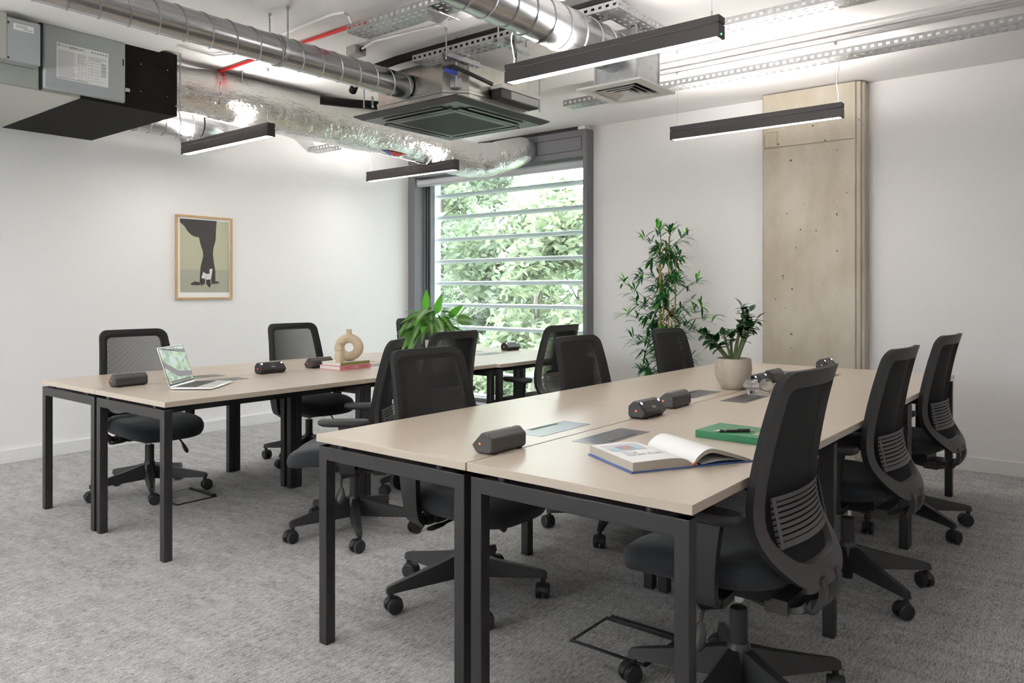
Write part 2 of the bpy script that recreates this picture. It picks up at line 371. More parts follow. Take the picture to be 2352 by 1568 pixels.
tl = [leaf_mat('tree_leaf_light', (.25, .30, .19), .45), leaf_mat('tree_leaf_mid', (.165, .225, .135), .45), leaf_mat('tree_leaf_grey', (.215, .26, .205), .4)]
def tree(px, Y, top, rad, label, n, seed, w):
    random.seed(seed)
    b = at(px, 900, Y=Y); b.z = -3.6
    t = thing('tree', label, 'tree', b, 0, 'trees outside the window')
    tr = MB(); tr.tube([(0, 0, 0), (.1, .05, 1.5), (-.05, 0, 3.0), (.1, 0, top + 3.0)], [.16, .13, .10, .03], 8); tr.build('trunk', bark_m, t)
    br = MB()
    blobs = []
    for k in range(26):
        a = random.uniform(0, 2 * PI); zz = random.uniform(.6, top + 3.4); q = rad * math.sqrt(random.uniform(.03, 1)) * (1 - .45 * abs((zz - top * .5 - 1.6) / (top * .5 + 1.9)))
        c = Vector((q * math.cos(a), q * math.sin(a), zz)); blobs.append((c, random.uniform(.35, .7)))
        br.tube([(0, 0, max(.5, zz - .9)), (c.x * .5, c.y * .5, zz - .35), c], [.022, .014, .006], 5)
    br.build('branch', bark_m, t)
    f = MB()
    for k in range(n):
        c, r = random.choice(blobs); d = Vector((random.gauss(0, 1), random.gauss(0, 1), random.gauss(0, 1))).normalized() * r * random.uniform(.3, 1.1)
        p = c + d; e = Euler((random.uniform(-1.2, 1.2), random.uniform(-1.2, 1.2), random.uniform(0, 6.28))).to_matrix(); L = random.uniform(.06, .12)
        f.cur = w if random.random() < .6 else random.randrange(3)
        f.add([p + e @ Vector(q) * L for q in ((0, -1, 0), (.45, 0, .08), (0, 1, 0), (-.45, 0, .08))], [(0, 1, 2, 3)])
    fo = f.build('foliage', tl, t, smooth=0); fo['kind'] = 'stuff'
tree(1010, 11.0, 4.9, 1.9, 'grey green bushy tree at the left of the window view', 15000, 1, 2)
tree(1130, 12.5, 3.4, 2.1, 'mid green tree outside the middle of the window', 15000, 2, 1)
tree(1230, 10.5, 2.9, 1.7, 'light yellow green tree low outside the right of the window', 15000, 4, 0)
tree(1330, 13.5, 3.5, 2.3, 'pale green tree at the right edge of the window view', 15000, 5, 0)
tree(1085, 17.0, 5.2, 3.0, 'tall pale tree farthest behind the other trees outside', 15000, 6, 2)
tree(960, 15.0, 5.0, 2.6, 'tall tree outside beyond the left window jamb', 11000, 8, 1)
tree(1450, 11.2, 5.0, 1.8, 'unseen leafy tree added behind the wall right of the window to block skylight', 7000, 12, 1)  # extra tree out of view, added to hold skylight off the left wall

# ================================================================== CEILING SERVICES
def pendant(x0, x1, y, label, flex=None, led=False):
    t = thing('pendant_light', label, 'light', ((x0 + x1) / 2, y, 2.30), 0, 'black linear pendant lights'); h = (x1 - x0) / 2
    box(-h, h, -.031, .031, .062, .092).build('upper_profile', brown_m, t, bevel=.0015)
    box(-h + .004, h - .004, -.026, .026, .055, .062).build('shadow_groove', dark_m, t)
    lo = MB(); lo.box(-h, h, -.031, -.027, 0, .056); lo.box(-h, h, .027, .031, 0, .056); lo.box(-h, -h + .012, -.027, .027, 0, .056); lo.box(h - .012, h, -.027, .027, 0, .056)
    lo.build('lower_profile', brown_m, t, bevel=.001)
    box(-h + .012, h - .012, -.027, .027, .003, .008).build('diffuser', lamp_dn, t)
    box(-h + .05, h - .05, -.018, .018, .0922, .0935).build('uplight_strip', lamp_up, t)
    for s in (-1, 1):
        x = s * (h - .045)
        w = MB(); w.cyl((x, 0, .09), (x, 0, .475), .0009, 5); wo = w.build('suspension_wire', chrome_m, t)
        MB().lathe([(.0045, .0), (.0045, .03), (.002, .034)], 8, (x, 0, .091)).build('gripper', chrome_m, t)
        MB().lathe([(.006, .45), (.012, .462), (.012, .475)], 12, (x, 0, 0)).build('ceiling_cup', white_m, t)
    if flex:
        P = [(flex * (h - .03) + .006 * math.sin(k * 1.3), .008 * math.cos(k), .09 + .3 * k / 8) for k in range(9)]
        MB().tube(P, .0028, 6).build('power_flex', white_m, t)
    if led:
        MB().lathe([(.004, 0), (.004, .003)], 8).build('indicator', led_green, t, loc=(h + .001, -.012, .012), rot=(0, PI / 2, 0))
        MB().lathe([(.005, -.014), (.006, 0), (.006, .004)], 10, (h - .22, .024, 0)).build('sensor_stub', plast_m, t)
    return t
pendant(-5.742, -4.579, 3.07, 'black linear pendant light in front of the ventilation unit, nearest the left wall')
pendant(-5.75, -4.578, 4.945, 'black linear pendant light hanging before the foil duct elbow by the window', -1)
pendant(-2.474, -1.318, 3.06, 'large black linear pendant light in front of the square air diffuser', -1, True)
pendant(-2.499, -1.345, 4.935, 'black linear pendant light hanging in front of the concrete column', 1)
pendant(-5.742, -4.579, .5, 'black linear pendant light over the near end of the left bench, above the photo')
pendant(-2.474, -1.318, 1.18, 'black linear pendant light over the near end of the right bench, above the photo')
for x, w in ((-5.16, 'by the left wall'), (-1.9, 'straight above'), (1.36, 'by the right wall')): pendant(x - .58, x + .58, -.72, 'unseen black pendant light added as fill behind the camera, ' + w)  # row of unseen lamps, added for more ambient light

def spiral(name, label, X, Z, r, Y0, Y1, pitch=.135, ph=0., n=32):
    t = thing(name, label, 'duct', (X, Y0, Z)); L = Y1 - Y0
    MB().tube([(0, 0, 0), (0, L, 0)], r, n).build('duct_wall', duct_m, t)
    k = int(L / pitch * 28); P = []
    for i in range(k + 1):
        a = 2 * PI * i / 28 + ph; P.append(((r + .0005) * math.sin(a), L * i / k, (r + .0005) * math.cos(a)))
    MB().tube(P, .0032, 4).build('spiral_seam', seam_m, t); return t
sd = spiral('spiral_duct', 'slim galvanised spiral duct running into the black ceiling cassette', -3.615, 2.55, .08, YN + .01, 3.415)
def rod(parent, p, z1=ZC, r=.004, o=(0, 0, 0)):
    a = Vector(p) - Vector(o); b = Vector((p[0], p[1], z1)) - Vector(o)
    MB().cyl(a, b, r, 8).build('threaded_rod', galv_m, parent); MB().cyl(b - Vector((0, 0, .02)), b, .009, 10).build('ceiling_anchor', galv_m, parent)
cl = MB(); o3 = Vector((-3.615, YN + .01, 2.55))
cl.tube([(math.sin(a) * .084, 2.47 - o3.y, math.cos(a) * .084) for a in [2 * PI * k / 36 for k in range(36)]], .003, 4, ry=.013, up=None, closed=True)
cl.build('duct_clamp', galv_m, sd)
rod(sd, (-3.532, 2.47, 2.575), ZC, .005, o3); rod(sd, (-3.70, 2.47, 2.575), ZC, .005, o3)
box(.076, .092, 2.46 - o3.y, 2.48 - o3.y, .0, .035).build('clamp_lug', galv_m, sd, bevel=.002)
MB().lathe([(.083, 0), (.085, .006), (.083, .012)], 32).build('end_collar', galv_m, sd, loc=(0, 3.385 - o3.y, 0), rot=(-PI / 2, 0, 0))
spiral('spiral_duct', 'large galvanised spiral duct running into the square air diffuser box', -2.14, 2.515, .106, YN + .01, 3.552, .136, 1.)
# duct below the ventilation unit, turning into the left wall
s2 = spiral('spiral_duct', 'short galvanised spiral duct low behind the ventilation unit by the left wall', -5.75, 2.55, .12, 2.515, 3.17, .11, .4)
el = MB(); el.tube([(-.25 + .25 * math.cos(a), .655 + .25 * math.sin(a), 0) for a in [PI / 2 * k / 8 for k in range(9)]] + [(-.5, .905, 0)], .121, 28); el.build('duct_elbow', duct_m, s2)
MB().lathe([(.123, 0), (.126, .006), (.123, .012)], 28).build('end_collar', seam_m, s2, loc=(0, .16, 0), rot=(-PI / 2, 0, 0))

# foil wrapped duct
random.seed(11)
fd = thing('foil_duct', 'silver foil wrapped duct sagging along the ceiling to the window', 'duct', (-4.95, 2.515, 2.6))
key = [(-4.97, 2.512, 2.60, .150), (-4.965, 2.7, 2.60, .152), (-4.95, 2.9, 2.595, .172), (-4.95, 3.4, 2.59, .180), (-4.95, 4.0, 2.588, .182), (-4.95, 4.5, 2.585, .180), (-4.94, 4.85, 2.565, .178), (-4.90, 5.1, 2.52, .176), (-4.83, 5.33, 2.475, .170), (-4.74, 5.52, 2.48, .160), (-4.65, 5.72, 2.54, .150), (-4.585, 5.86, 2.595, .135), (-4.57, 5.952, 2.61, .118)]
def catmull(K, m):
    out = []
    for i in range(len(K) - 1):
        p0 = K[max(i - 1, 0)]; p1 = K[i]; p2 = K[i + 1]; p3 = K[min(i + 2, len(K) - 1)]
        for k in range(m):
            t = k / m
            out.append(tuple(.5 * ((2 * b) + (-a + c) * t + (2 * a - 5 * b + 4 * c - d) * t * t + (-a + 3 * b - 3 * c + d) * t ** 3) for a, b, c, d in zip(p0, p1, p2, p3)))
    out.append(K[-1]); return out
pts = catmull(key, 12); bands = [2.83, 3.06, 3.42, 3.82, 4.24, 4.66, 5.02, 5.45, 5.62]
def pinch(y): return 1 - sum(.05 * math.exp(-((y - b) / .022) ** 2) for b in bands)
prev = None; ringsv = []
for i, p in enumerate(pts):
    a = Vector(pts[max(i - 1, 0)][:3]); b = Vector(pts[min(i + 1, len(pts) - 1)][:3]); t = (b - a).normalized()
    u = Vector((0, 0, 1)); u = (u - t * u.dot(t)).normalized(); w = t.cross(u); ring = []
    for k in range(40):
        an = 2 * PI * k / 40; rr = p[3] * pinch(p[1]) * (1 + .014 * math.sin(3 * an + p[1] * 7) + .010 * math.sin(7 * an - p[1] * 13) + random.uniform(-.006, .006))
        q = Vector(p[:3]) + u * math.cos(an) * rr + w * math.sin(an) * rr; q.z = min(q.z, ZC - .003); ring.append(q - Vector((-4.95, 2.515, 2.6)))
    ringsv.append(ring)
MB().rings(ringsv).build('foil_sleeve', foil_m, fd, smooth=60)
tape_m = mat('foil_tape', (.86, .86, .86), .12, 1)
for b in bands:
    p = min(pts, key=lambda q: abs(q[1] - b)); i = pts.index(p); t = (Vector(pts[i + 1][:3]) - Vector(pts[i - 1][:3])).normalized(); u = Vector((0, 0, 1)); u = (u - t * u.dot(t)).normalized(); w = t.cross(u)
    rr = p[3] * .957; P = []
    for k in range(36):
        q = Vector(p[:3]) + (u * math.cos(2 * PI * k / 36) + w * math.sin(2 * PI * k / 36)) * rr; q.z = min(q.z, ZC - .003); P.append(q - Vector((-4.95, 2.515, 2.6)))
    MB().tube(P, .0028, 4, ry=.005, closed=True).build('tie_band', tape_m, fd)
stm = MB(); a0 = 4.62
def onduct(an, y): r_ = .1865; return Vector((r_ * math.cos(an), y - 2.515, -.014 + r_ * math.sin(an)))
stm.cur = 0; stm.add([onduct(R(-62), 4.40), onduct(R(-62), 4.62), onduct(R(-84), 4.52)], [(0, 1, 2)]); stm.cur = 1; stm.add([onduct(R(-64), 4.32), onduct(R(-62), 4.41), onduct(R(-86), 4.51)], [(0, 1, 2)])
stm.build('flow_sticker', [red_m, mat('blue_print', (.10, .15, .5), .5)], fd, smooth=0)
rod(fd, at(556, 232, Y=2.995), ZC, .005, Vector((-4.95, 2.515, 2.6)))

# ventilation unit
O = Vector((-5.43, 1.7, 2.37)); vu = thing('ventilation_unit', 'boxy grey and black ventilation unit hung under the ceiling', 'ventilation unit', O)
def vb(name, m, x0, x1, y0, y1, z0, z1, bev=.0, par=None):
    o = box(x0 - O.x, x1 - O.x, y0 - O.y, y1 - O.y, z0 - O.z, z1 - O.z).build(name, m, par or vu, bevel=bev); return o
vb('casing', cream_m, -6.06, -4.80, .85, 1.95, 2.37, 2.765, .003)
vb('insulated_casing', felt_m, -6.062, -4.79, 1.925, 2.51, 2.366, 2.765, .002)
f0, f1 = at(98, 150, X=-4.785).y, at(287, 150, X=-4.785).y
cp = MB(); cp.box(-4.80 - O.x, -4.772 - O.x, f0 - O.y, f1 - O.y, 2.385 - O.z, 2.757 - O.z); cov = cp.build('access_cover', ahu_m, vu, bevel=.012)
vb('cover_joint', dark_m, -4.80, -4.785, f0 - .014, f0 - .004, 2.375, 2.76)
la = at(130, 96, X=-4.771); lb = at(249, 199, X=-4.771); lh = .205; ltop = at(130, 96, X=-4.771).z
lab = box(0, .0008, 0, lb.y - la.y, -lh, 0).build('data_label', paper_m, cov, loc=(-4.772 - O.x, la.y - O.y, ltop - O.z)); LW = lb.y - la.y
X3 = .0012
lb_ = lambda n, s, sz, y, z, m=ink_m, sp=1.: text(n, s, sz, m, lab, (X3, y, z), (0, 1, 0), (0, 0, 1), .0002, sp)
lb_('maker_text', 'MITSUBISHI ELECTRIC', .0085, .022, -.017); lb_('unit_text', 'LOSSNAY', .019, LW * .24, -.022)
lb_('corporation_text', 'MITSUBISHI ELECTRIC CORPORATION', .0095, .006, -.2)
tri = MB()
for a in (PI / 2, PI / 2 + 2 * PI / 3, PI / 2 + 4 * PI / 3):
    c = Vector((0, .012 + .0045 * math.cos(a), -.013 + .0045 * math.sin(a))); d = Vector((0, math.cos(a), math.sin(a))) * .0045; e = Vector((0, -math.sin(a), math.cos(a))) * .0026
    tri.add([c + d + Vector((X3, 0, 0)), c + e + Vector((X3, 0, 0)), c - d + Vector((X3, 0, 0)), c - e + Vector((X3, 0, 0))], [(0, 1, 2, 3)])
tri.build('maker_emblem', ink_m, lab, smooth=0)
random.seed(5); ln = MB()
for i in range(34):
    z = -.042 - i * .0044; ln.box(.0009, .0011, .006, .006 + LW * random.uniform(.28, .36), z - .0013, z)
    if i < 14 or i % 3 == 0: ln.box(.0009, .0011, LW * .39, LW * (.39 + random.uniform(.12, .19)), z - .0013, z)
    if i < 6 or i % 4 == 0: ln.box(.0009, .0011, LW * .61, LW * (.61 + random.uniform(.2, .36)), z - .0013, z)
for q in range(6): ln.box(.0009, .0012, LW * (.66 + .055 * q), LW * (.66 + .055 * q) + .009, -.02, -.011)
for q in (.41, .55, .60): ln.box(.0009, .0011, LW * q, LW * q + .0008, -.19, -.04)
for q in range(9): ln.box(.0009, .0012, LW * .86, LW * .95, -.075 - q * .009, -.071 - q * .009)
for q in range(5): ln.box(.0009, .0012, LW * .67, LW * .675, -.085 - q * .016, -.075 - q * .016)
ln.build('label_print', grey_ink, lab, smooth=0)
vb('cover_latch', chrome_m, -4.79, -4.765, f1 - .005, f1 + .022, 2.455, 2.478, .002); vb('cover_catch', dark_m, -4.772, -4.769, f1 - .02, f1 - .013, 2.61, 2.65)
c0, c1 = at(16, 80, X=-4.70).y, at(93, 80, X=-4.70).y
cb = vb('control_box', ahu_m, -4.80, -4.70, c0, c1, at(93, 152, X=-4.70).z, 2.715, .002)
vb('box_side_plate', cream_m, -4.80, -4.698, c0 - .05, c0 - .001, at(93, 152, X=-4.70).z, 2.735, .002)
vb('lower_panel', mat('grey_green_sheet', (.38, .41, .38), .4), -4.81, -4.79, .9, f0 - .02, 2.376, at(93, 152, X=-4.70).z - .002)
cau = box(0, .0008, 0, .10, -.035, 0).build('caution_label', paper_m, cb, loc=(-4.70 - O.x, c0 + .03 - O.y, 2.69 - O.z))
text('caution_text', 'CAUTION', .010, ink_m, cau, (.0013, .095, -.022), (0, -1, 0), (0, 0, -1), .0002).rotation_mode = 'XYZ'
l2 = MB()
for i in range(4): l2.box(.0009, .0011, .012, .07, -.008 - i * .004, -.0065 - i * .004)
l2.build('caution_print', grey_ink, cau, smooth=0)
for (yy, zz) in ((c0 + .006, .99), (c0 + .006, .02)):
    MB().lathe([(.005, 0), (.005, .003)], 10).build('screw', dark_m, cb, loc=(-4.70 - O.x, yy - O.y, at(93, 152, X=-4.70).z + .012 - O.z + (.0 if zz < .5 else .19)), rot=(0, PI / 2, 0))
for zz in (2.54, 2.665):
    g = MB(); g.cyl((-4.74 - O.x, c0 - .05 - O.y, zz - O.z), (-4.74 - O.x, c0 - .075 - O.y, zz - O.z), .012, 12); g.cyl((-4.74 - O.x, c0 - .07 - O.y, zz - O.z), (-4.74 - O.x, c0 - .3 - O.y, zz - O.z), .005, 8); g.build('cable_gland', white_m, vu)
pl = MB(); cy, cz = 2.36, 2.565
pl.tube([(-4.7885 - O.x, cy + .115 * math.cos(a) - O.y, cz + .115 * math.sin(a) - O.z) for a in [2 * PI * k / 32 for k in range(32)]], .0025, 4, closed=True); pl.build('blanking_ring', felt_m, vu)
sc = MB()
for dy in (-.085, .085):
    for dz in (-.085, .085): MB().cyl((-4.79 - O.x, cy + dy - O.y, cz + dz - O.z), (-4.787 - O.x, cy + dy - O.y, cz + dz - O.z), .0035, 8).build('cover_screw', chrome_m, vu)
rod(vu, (-4.778, 2.525, 2.40), ZC, .005, O); vb('hanger_bracket', galv_m, -4.80, -4.765, 2.49, 2.545, 2.425, 2.433, .001)

# ceiling cassette
C = Vector((-3.588, 3.836, 2.385)); ca = thing('ceiling_cassette', 'ceiling air conditioning cassette with a black square panel', 'air conditioner', C)
def octo(h, c, z): return [(-h + c, -h, z), (h - c, -h, z), (h, -h + c, z), (h, h - c, z), (h - c, h, z), (-h + c, h, z), (-h, h - c, z), (-h, -h + c, z)]
bd = MB(); bd.rings([octo(.42, .12, .035), octo(.42, .12, .055), octo(.412, .118, .06), octo(.412, .118, .075), octo(.42, .12, .08), octo(.42, .12, .095), octo(.412, .118, .10), octo(.412, .118, .285)])
bd.build('cassette_body', zinc_m, ca, smooth=20)
def sq(h, z): return [(-h, -h, z), (h, -h, z), (h, h, z), (-h, h, z)]
pn = MB(); pn.rings([sq(.43, 0), sq(.475, .022), sq(.475, .03), sq(.45, .036)]); cpan = pn.build('cassette_panel', mat('black_satin_panel', (.02, .02, .022), .33), ca, smooth=20)
satin = MATS['black_satin_panel']
for k in range(4):
    M = Matrix.Rotation(k * PI / 2, 4, 'Z')
    MB().box(-.27, .27, -.40, -.325, -.0012, .0005, M).build('air_outlet', dark_m, ca)
    va = MB(); va.box(-.30, .30, -.345, -.315, -.012, -.006, M); va.build('louvre_vane', satin, ca, bevel=.002)
    vv = MB(); vv.box(-.265, .265, -.398, -.372, -.007, -.002, M); vv.build('outlet_lip', satin, ca)
    bk = MB(); bk.box(-.035, .035, -.012, .0, .10, .16, Matrix.Translation((.38 * (1 if k in (0, 1) else -1), .38 * (1 if k in (1, 2) else -1), 0)) @ Matrix.Rotation(PI / 4 * (1 if k % 2 == 0 else -1), 4, 'Z')); bk.build('hanging_bracket', galv_m, ca)
    x = C.x + .425 * (1 if k in (0, 1) else -1); y = C.y + .425 * (1 if k in (1, 2) else -1); rod(ca, (x, y, C.z + .09), ZC, .005, C)
gp = MB(); gp.rings([sq(.30, -.001), sq(.30, -.008), sq(.285, -.011)], capt=False); gp.rings([sq(.285, -.011), sq(.255, -.011), sq(.25, -.007)], False, True); gp.build('grille_frame', satin, ca, smooth=20)
gl = MB()
for i in range(40): y = -.245 + i * .0125; gl.box(-.25, .25, y, y + .006, -.0095, -.0072)
gl.build('intake_grille', plast_m, ca)
pb = thing('condensate_pump', 'black and white condensate pump box clipped to the cassette side', 'pump', (-3.13, 3.94, 2.46))
box(-.035, .05, -.2, .2, 0, .065).build('pump_body', plast_m, pb, bevel=.005); box(-.038, .054, -.205, .205, .065, .09).build('pump_lid', mat('pump_lid_white', (.6, .6, .58), .4), pb, bevel=.004)
box(.0505, .0515, -.1, .19, .012, .06).build('pump_label', mat('silver_label', (.32, .31, .31), .4, .4), pb)
MB().tube([at(1020, 155, X=-3.24) - Vector((-3.13, 3.94, 2.46)), at(1040, 152, X=-3.15) - Vector((-3.13, 3.94, 2.46)), at(1085, 172, X=-3.12) - Vector((-3.13, 3.94, 2.46)), at(1130, 193, X=-3.12) - Vector((-3.13, 3.94, 2.46))], .013, 10).build('drain_hose', plast_m, pb)
MB().cyl(at(1022, 160, X=-3.2) - Vector((-3.13, 3.94, 2.46)), at(1050, 168, X=-3.14) - Vector((-3.13, 3.94, 2.46)), .016, 10).build('hose_clip', mat('blue_clip', (.02, .04, .25), .4), pb)

# square diffuser on its plenum box
D = Vector((-2.17, 3.735, 2.345)); df = thing('air_diffuser', 'white square air diffuser on a galvanised plenum box', 'air vent', D)
pl = MB(); pl.box(-.092, .168, -.185, .07, .012, .282); pl.build('plenum_box', galv_m, df)
fl = MB(); fl.box(-.092, -.08, -.19, -.184, .02, .282); fl.box(.156, .168, -.19, -.184, .02, .282); fl.box(.166, .172, -.185, -.175, .02, .282); fl.box(.166, .172, .06, .07, .02, .282); fl.box(-.092, .17, -.188, .072, .272, .284); fl.build('plenum_flange', galv_m, df)
fr = MB(); fr.rings([sq(.20, .0), sq(.20, .012), sq(.14, .012)], False, True); fr.rings([sq(.20, 0), sq(.145, -.002), sq(.14, .011)], False, False); fr.build('diffuser_frame', white_m, df, smooth=20)
for i, h in enumerate((.118, .085, .052)):
    cn = MB(); cn.rings([sq(h, -.006), sq(h - .022, .011)], False, False); cn.build('diffuser_cone', white_m, df, smooth=0, solid=.002)
MB().box(-.03, .03, -.03, .03, -.004, .0).build('diffuser_centre', white_m, df, bevel=.002)
box(-.138, .138, -.138, .138, .0112, .0122).build('diffuser_throat', dark_m, df)
rod(df, (-2.08, 3.6, 2.625), ZC, .005, D)

# cable trays (perforated, real slots)
def tray(name, label, p0, L, w, h, axis='X', cell=.025, rows=4, m=galv_m, slotf=True):
    t = thing(name, label, 'cable tray', p0, 0 if axis == 'X' else PI / 2); n = max(2, int(L / cell))
    MB().perf((0, 0, 0), (L, 0, 0), (0, w, 0), n // 2, rows, .5, .28, stag=True).build('tray_base', m, t, smooth=0)
    for y in (0, w): MB().perf((0, y, 0), (L, 0, 0), (0, 0, h), max(2, int(L / (cell * 1.7))), 1, .45, .35).build('tray_flange', m, t, smooth=0)
    return t
ta = tray('cable_tray', 'galvanised perforated cable tray above the large spiral duct', (-3.36, 2.735, 2.665), 2.6, .15, .045)
dp = MB(); dp.box(0, .004, 0, .15, -.06, 0); dp.box(0, .10, 0, .15, -.004, 0, Matrix.Rotation(R(24), 4, 'Y')); dp.build('drop_out_plate', galv_m, ta, loc=(.62, 0, -.003))
tb = tray('cable_tray', 'galvanised cable tray carrying black pipes over the cassette', (-3.39, 3.262, 2.632), 1.45, .13, .04, rows=3)
tray('cable_tray', 'short galvanised cable tray crossing beside the diffuser box', (-1.945, 3.262, 2.634), .70, .12, .04, 'Y', rows=3)
tray('cable_tray', 'galvanised cable tray running right from behind the large pendant light', (-2.06, 3.84, 2.632), XR + 2.06, .13, .04, rows=3)
tray('cable_tray', 'long galvanised cable tray across the ceiling before the concrete column', (-3.34, 4.80, 2.645), XR + 3.34, .13, .045)
tray('cable_tray', 'short galvanised tray stub on the left wall behind the foil duct', (-6.258, 4.61, 2.60), .36, .12, .045, rows=3)
for i, x in enumerate((-3.085, -2.69)):
    sp = thing('strut_channel', ('slotted steel strut under the cable tray, at the cassette corner', 'slotted steel strut under the cable tray, nearer the large duct')[i], 'bracket', (x, 3.22, 2.60), 0, 'tray support struts')
    u = MB(); u.box(-.02, -.017, 0, .30, 0, .03); u.box(.017, .02, 0, .30, 0, .03); u.perf((-.02, 0, 0), (.04, 0, 0), (0, .30, 0), 1, 6, .3, .5); u.build('channel', galv_m, sp, smooth=0)
    for y in (.02, .27): rod(sp, (x, 3.22 + y, 2.585), ZC, .0045, Vector((x, 3.22, 2.60)))
def pipe(name, label, cat, pts, r, m, n=8, group=None):
    o0 = Vector(pts[0]); t = tag(MB().tube([Vector(p) - o0 for p in pts], r, n).build(name, m), label, cat, group); t.location = o0; return t
pipe('insulated_pipe', 'fat black insulated pipe leaving the cable tray above the cassette', 'pipe', [(-4.12, 3.40, 2.60), (-4.02, 3.36, 2.66), (-3.85, 3.345, 2.694), (-3.6, 3.33, 2.70), (-3.3, 3.325, 2.70), (-2.0, 3.32, 2.70)], .026, felt_m, 10)
pipe('insulated_pipe', 'black insulated pipe stub beside the cassette under the slim duct', 'pipe', [(-4.34, 3.30, 2.555), (-4.2, 3.45, 2.54), (-4.012, 3.62, 2.525)], .03, felt_m, 10)
pipe('flexible_hose', 'thin black hose drooping down to the cassette panel', 'hose', [at(873, 208, X=-4.2), at(878, 228, X=-4.15), at(888, 245, X=-4.1), at(903, 256, X=-4.02)], .011, plast_m)
pipe('black_cable', 'black cable hanging from the cable tray to the pendant light', 'cable', [(-2.66, 3.34, 2.64), (-2.60, 3.28, 2.54), (-2.52, 3.18, 2.44), (-2.43, 3.07, 2.394)], .007, plast_m)
pipe('red_conduit', 'red metal conduit clipped across the ceiling', 'pipe', [(-5.3, 2.885, 2.762), (-3.40, 2.862, 2.762), (-3.34, 2.86, 2.755), (-3.30, 2.86, 2.72)], .011, red_m)
zc = 2.762
def cz_(*uv): return [at(u, v, Z=zc) for u, v in uv]
pipe('white_conduit', 'white conduit running along the ceiling above the ventilation unit', 'pipe', cz_((20, -8), (67, 8), (203, 45), (325, 80), (430, 112), (490, 128), (520, 125), (545, 120)), .007, white_m)
pipe('white_conduit', 'white conduit bending down onto the cable tray beside the red pipe', 'pipe', cz_((560, 118), (640, 83), (700, 58), (765, 33), (790, 29), (800, 36)) + [at(808, 55, Z=2.715)], .007, white_m)
pipe('white_conduit', 'white conduit from the smoke detector to the grey junction box', 'pipe', cz_((1050, 42), (1020, 55), (940, 75), (860, 95)) + [at(832, 112, Z=2.74)], .007, white_m)
kb = MB()
jb = thing('junction_box', 'small grey junction box on the ceiling above the slim duct', 'box', at(818, 108, Z=ZC))
box(-.045, .045, -.045, .045, -.055, 0).build('box_body', mat('grey_box_plastic', (.35, .34, .30), .5), jb, bevel=.004); MB().cyl((.045, 0, -.025), (.075, 0, -.022), .014, 10).build('cable_gland', plast_m, jb)
sm = thing('smoke_detector', 'white round smoke detector on the ceiling by the cable tray', 'detector', at(1066, 22, Z=ZC)); MB().lathe([(.02, -.045), (.04, -.04), (.048, -.02), (.05, 0)], 24).build('detector_body', white_m, sm)

# ================================================================== DESKS
TOP = .73
flap_m = mat('graphite_flap', (.10, .10, .11), .28, .7); flap_edge = mat('flap_frame_metal', (.33, .33, .34), .3, .9)
def desk(x0, x1, y0, y1, side, label, ends=(1, 1), group='beige bench desks'):
    """side=+1: seam on the -X side, sitter on the +X side; -1 the other way"""
    cx, cy = (x0 + x1) / 2, (y0 + y1) / 2; t = thing('desk', label, 'desk', (cx, cy, 0), 0, group)
    hx, hy = (x1 - x0) / 2, (y1 - y0) / 2
    box(-hx, hx, -hy + .0012, hy - .0012, TOP - .025, TOP).build('tabletop', desk_m, t, bevel=.0015)
    zt = TOP - .038
    for e, yy in ((0, -hy + .022), (1, hy - .022)):
        if not ends[e]: continue
        for xx in (-hx + .035, hx - .026 if side < 0 else hx - .028):
            box(xx - .02, xx + .02, yy - .02, yy + .02, 0, zt).build('leg', black_m, t, bevel=.002)
        box(-hx + .035 - .02, hx - .027 + .02, yy - .0199, yy + .0199, zt - .046, zt).build('crossbar', black_m, t, bevel=.002)
        for xx in (-hx + .12, hx - .12): MB().cyl((xx, yy, zt - .001), (xx, yy, TOP - .024), .014, 10).build('spacer', black_m, t)
    sx = -side * (hx - .10)
    for xx in (-hx + .16, hx - .16): box(xx - .02, xx + .02, -hy + .045, hy - .045, zt - .035, zt - .001).build('side_rail', black_m, t)
    ct = MB(); w = .07
    ct.prism([(sx - w, -hy + .12, TOP - .03), (sx - w, -hy + .12, TOP - .09), (sx + w, -hy + .12, TOP - .09), (sx + w, -hy + .12, TOP - .03), (sx + w - .004, -hy + .12, TOP - .03), (sx + w - .004, -hy + .12, TOP - .086), (sx - w + .004, -hy + .12, TOP - .086), (sx - w + .004, -hy + .12, TOP - .03)], (0, 2 * hy - .24, 0)); ct.build('cable_trough', plast_m, t)
    fx = -side * (hx - .122); fy = .02
    fl = MB(); fl.box(fx - .06, fx + .06, fy - .157, fy - .150, TOP, TOP + .0016); fl.box(fx - .06, fx + .06, fy + .150, fy + .157, TOP, TOP + .0016); fl.box(fx - .06, fx - .054, fy - .15, fy + .15, TOP, TOP + .0016); fl.box(fx + .054, fx + .06, fy - .15, fy + .15, TOP, TOP + .0016)
    fp = fl.build('flap_frame', flap_edge, t); tag(fp, 'thin metal cable flap frame')
    box(fx - .0535, fx + .0535, fy - .1495, fy + .1495, TOP, TOP + .0011).build('cable_flap', flap_m, fp)
    box(fx + side * .043 - .0085, fx + side * .043 + .0085, fy - .085, fy + .085, TOP + .0011, TOP + .0016).build('brush_slot', dark_m, fp)
    return t
yr = [1.67, 2.868, 4.062, 5.262]; yl = [1.718, 2.90, 4.058, 5.262]
rb_ = 'desks of the right-hand bench'; lb__ = 'desks of the left-hand bench'
desk(-1.508, -.793, yr[0], yr[1], 1, 'beige desk nearest the camera holding the open book and green notebook', group=rb_)
desk(-2.222, -1.514, yr[0], yr[1], -1, 'beige desk at the near left corner of the right bench, across from the open book', group=rb_)
desk(-1.508, -.793, yr[1], yr[2], 1, 'beige desk holding the two clear glass holders, middle of the right bench', (0, 1), rb_)
